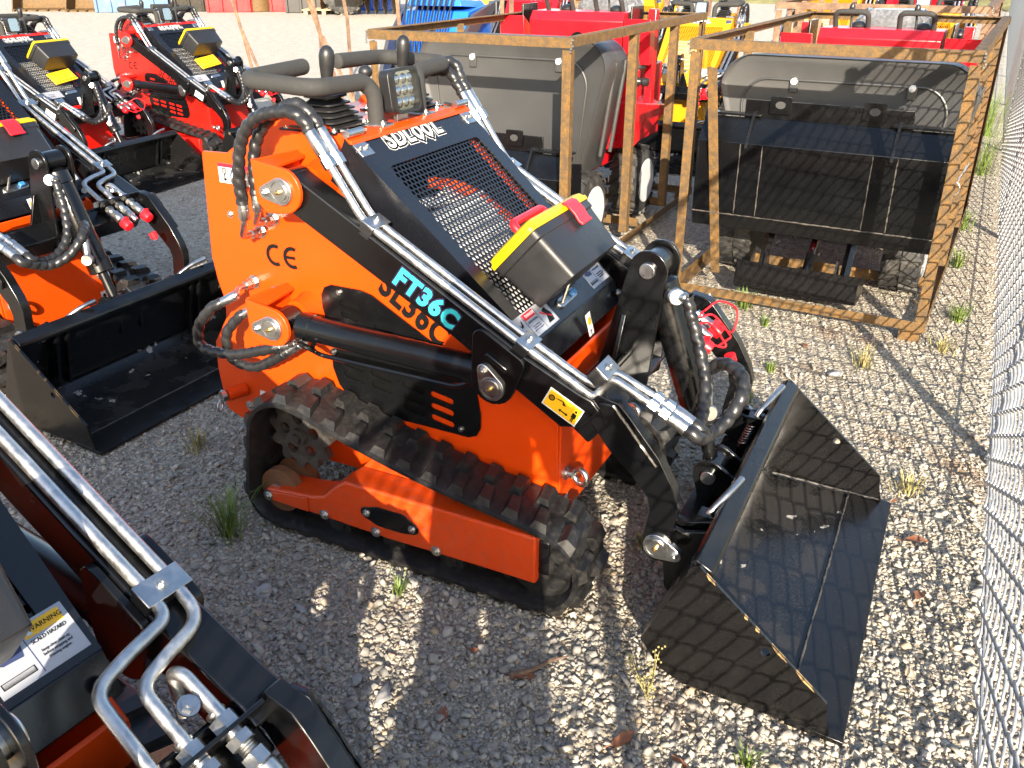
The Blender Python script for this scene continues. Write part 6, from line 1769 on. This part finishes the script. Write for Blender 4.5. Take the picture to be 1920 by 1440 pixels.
# a spindly weed with seed heads beside the bucket
q = random.Random(4); mb = MB()
for k in range(6):
    a = q.uniform(0, 6.28); p = [Vector((0,0,0))]
    for j in range(5):
        p.append(p[-1] + Vector((0.010*math.cos(a)+q.uniform(-.006,.006), 0.010*math.sin(a)+q.uniform(-.006,.006), 0.026*q.uniform(.6,1.1))))
    mb.tube(p, [0.0012]*5+[0.0006], 5)
    for j in range(2, 6):
        for m_ in range(3):
            mb.sphere(p[j] + Vector((q.uniform(-.012,.012), q.uniform(-.012,.012), q.uniform(-.004,.012))), 0.0028, 6)
o = build('weed', mb, drygr, None); o.location = (0.745, -0.555, 0); tag(o, 'spindly dry weed with seed heads beside the bucket side', 'weed')
leafm = mat('dry_brown_leaf', (0.22, 0.085, 0.04), 0.7, var=0.4, vs=60)
LEAVES = [('curled brown leaf right of the bucket cutting edge', 1.235, 0.335, 0.035, 20), ('brown leaf right of the bucket by the fence', 1.26, 0.09, 0.03, 80), ('red brown leaf at the bottom of the twig', 0.475, -0.62, 0.028, 40),
 ('dark leaf lower left of the twig', 0.36, -0.80, 0.024, 110), ('large brown leaf at the bottom edge', 0.735, -0.69, 0.032, 60), ('red leaf on the gravel beside the drop arm', 0.66, 0.02, 0.016, 10), ('red leaf at the far corner of the bucket', 1.16, 0.53, 0.015, 50), ('brown leaf behind the tilt cylinder', 0.70, 1.62, 0.03, 120), ('dark red leaf in the shade below the left loader hood', 0.33, -0.60, 0.018, 10), ('brown leaf at the lower right corner', 0.86, -0.70, 0.03, 140)]
for k, (lb, x, y, s_, a) in enumerate(LEAVES):
    mb = MB(); vs = []
    for i in range(9):
        t_ = i/8; w = math.sin(math.pi*min(1, t_*1.05))**0.8*0.42 + 0.01
        for j in (-1, 0, 1):
            vs.append((s_*(t_-0.5)*2, s_*w*j*(1+0.15*math.sin(i*2.1+k)), s_*(0.18*math.sin(t_*3+k) + 0.30*abs(j)*w + 0.12)))
    mb.add(vs, [(i*3+j, (i+1)*3+j, (i+1)*3+j+1, i*3+j+1) for i in range(8) for j in (0, 1)])
    mb.tube([(-s_*1.0, 0, 0.006), (-s_*1.5, s_*0.1, 0.004)], 0.0012, 5)
    o = build('leaf', mb, leafm, None, sharp=70); o.location = (x, y, 0.008); o.rotation_euler = (0, 0, R(a)); tag(o, lb, 'leaf', 'fallen leaves on the gravel')
mb = MB(); mb.tube([(0,0,0.006), (0.05,0.02,0.010), (0.09,0.055,0.009), (0.13,0.07,0.012)], [0.007,0.006,0.005,0.002], 7)
o = build('twig', mb, mat('bark', (0.14, 0.09, 0.06), 0.9, var=0.4, vs=80, bump=0.5), None); o.location = (0.44, -0.635, 0.006); o.rotation_euler = (0,0,R(20)); tag(o, 'short brown twig lying on the shaded gravel', 'twig')
ROCKS = [('large grey rock in the shade at the bottom of the picture', 0.215, -0.815, 0.036), ('grey rock on the shaded gravel left of the large rock', 0.13, -0.80, 0.020), ('grey rock below the rear of the track', -0.27, -0.65, 0.024), ('flat grey rock in the shade under the left side', -0.14, -0.66, 0.024),
 ('pale rock below the red coupler cap', 0.575, 1.28, 0.030), ('pale rock in the gravel behind the bucket', 0.86, 1.38, 0.030), ('cream rock beside the bright tuft behind the bucket', 0.70, 1.45, 0.022)]
rockm = mat('grey_rock', (0.30, 0.295, 0.285), 0.85, var=0.25, vs=30, bump=0.4, bs=80)
for k, (lb, x, y, s_) in enumerate(ROCKS):
    o = stones_mesh('rock', np.array([[0., 0.]]), np.array([s_]), 40+k, rockm, sink=0.1)
    o.location = (x, y, 0); tag(o, lb, 'rock', 'larger stones on the gravel')
    sb = o.modifiers.new('sub', 'SUBSURF'); sb.subdivision_type = 'SIMPLE'; sb.levels = 2; sb.render_levels = 2
    tx = bpy.data.textures.new('rock', 'CLOUDS'); tx.noise_scale = 0.02
    dm = o.modifiers.new('disp', 'DISPLACE'); dm.texture = tx; dm.strength = s_*0.25; dm.mid_level = 0.5

# ------------------------------------------------------------------ the person who takes the picture
pr_ = thing('person', 'person standing at the fence whose shadow falls across the loader side', 'person', (1.175, -2.205, 0), R(26.5))
def skinned(name, verts, edges, radii, rootv, material, sub=2):
    me = bpy.data.meshes.new(name); me.from_pydata(verts, edges, [])
    o = bpy.data.objects.new(name, me); col.objects.link(o)
    sk = o.modifiers.new('skin', 'SKIN')
    for i, r in enumerate(radii):
        me.skin_vertices[0].data[i].radius = (r if isinstance(r, tuple) else (r, r))
    me.skin_vertices[0].data[rootv].use_root = True
    s_ = o.modifiers.new('sub', 'SUBSURF'); s_.levels = sub; s_.render_levels = sub
    me.materials.append(material); o.parent = pr_
    return o
# local frame: faces +y
V = [(0,0,0.93), (0,0.0,1.08), (0,0.0,1.25), (0,0,1.38), (0,0.01,1.45),
     (0.085,0,0.88), (0.095,0.01,0.48), (0.10,-0.01,0.09), (0.105,0.13,0.035),
     (-0.085,0,0.88), (-0.095,0.01,0.48), (-0.10,-0.01,0.09), (-0.105,0.13,0.035),
     (0.165,0,1.37), (0.205,0.05,1.14), (0.10,0.20,1.36), (-0.165,0,1.37), (-0.205,0.05,1.14), (-0.10,0.20,1.36)]
E_ = [(0,1),(1,2),(2,3),(3,4),(0,5),(5,6),(6,7),(7,8),(0,9),(9,10),(10,11),(11,12),(3,13),(13,14),(14,15),(3,16),(16,17),(17,18)]
rad = [(0.15,0.11), (0.135,0.10), (0.15,0.105), (0.11,0.09), 0.05, 0.088, 0.06, 0.042, 0.035, 0.088, 0.06, 0.042, 0.035, 0.062, 0.046, 0.032, 0.062, 0.046, 0.032]
skinned('clothed_body', V, E_, rad, 0, cloth)
mb = MB(); mb.sphere((0, 0.035, 1.575), 0.095, 18, (0.82, 1.0, 1.2)); mb.cyl((0, 0.012, 1.42), (0, 0.02, 1.52), 0.048, 14)
mb.sphere((0, 0.130, 1.565), 0.016, 8, (0.8, 1, 1.4)); mb.sphere((0.08, 0.03, 1.57), 0.02, 8, (0.5,1,1.5)); mb.sphere((-0.08, 0.03, 1.57), 0.02, 8, (0.5,1,1.5))
head = build('head', mb, skin, pr_)
mb = MB(); mb.sphere((0, 0.015, 1.605), 0.102, 18, (0.84, 1.0, 1.05)); build('hair', mb, mat('dark_hair', (0.02,0.015,0.01), 0.6), head)
# hands: palm with five curled fingers holding a phone just behind the lens
for s in (-1, 1):
    hv = [(s*0.10, 0.205, 1.365), (s*0.088, 0.212, 1.41), (s*0.082, 0.214, 1.435)]; he = [(0,1),(1,2)]; hr = [0.026, (0.020,0.030), (0.016,0.028)]
    for k in range(4):
        z = 1.475 - 0.018*k; b = len(hv)
        hv += [(s*0.078, 0.216, z-0.02), (s*0.070, 0.206, z), (s*0.052, 0.204, z+0.004)]
        he += [(2, b), (b, b+1), (b+1, b+2)]; hr += [0.0095, 0.0085, 0.0075]
    b = len(hv); hv += [(s*0.080, 0.196, 1.43), (s*0.060, 0.188, 1.455)]; he += [(1, b), (b, b+1)]; hr += [0.011, 0.009]
    skinned('hand', hv, he, hr, 0, skin, 1)
mb = MB(); mb.box((0, 0.196, 1.478), (0.15, 0.008, 0.075)); 
ph = build('phone', mb, plastic, None, bev=0.003)
ph.location = (1.175, -2.205, 0); ph.rotation_euler = (0, 0, R(26.5)); tag(ph, 'dark phone held up by the person at the fence', 'phone')
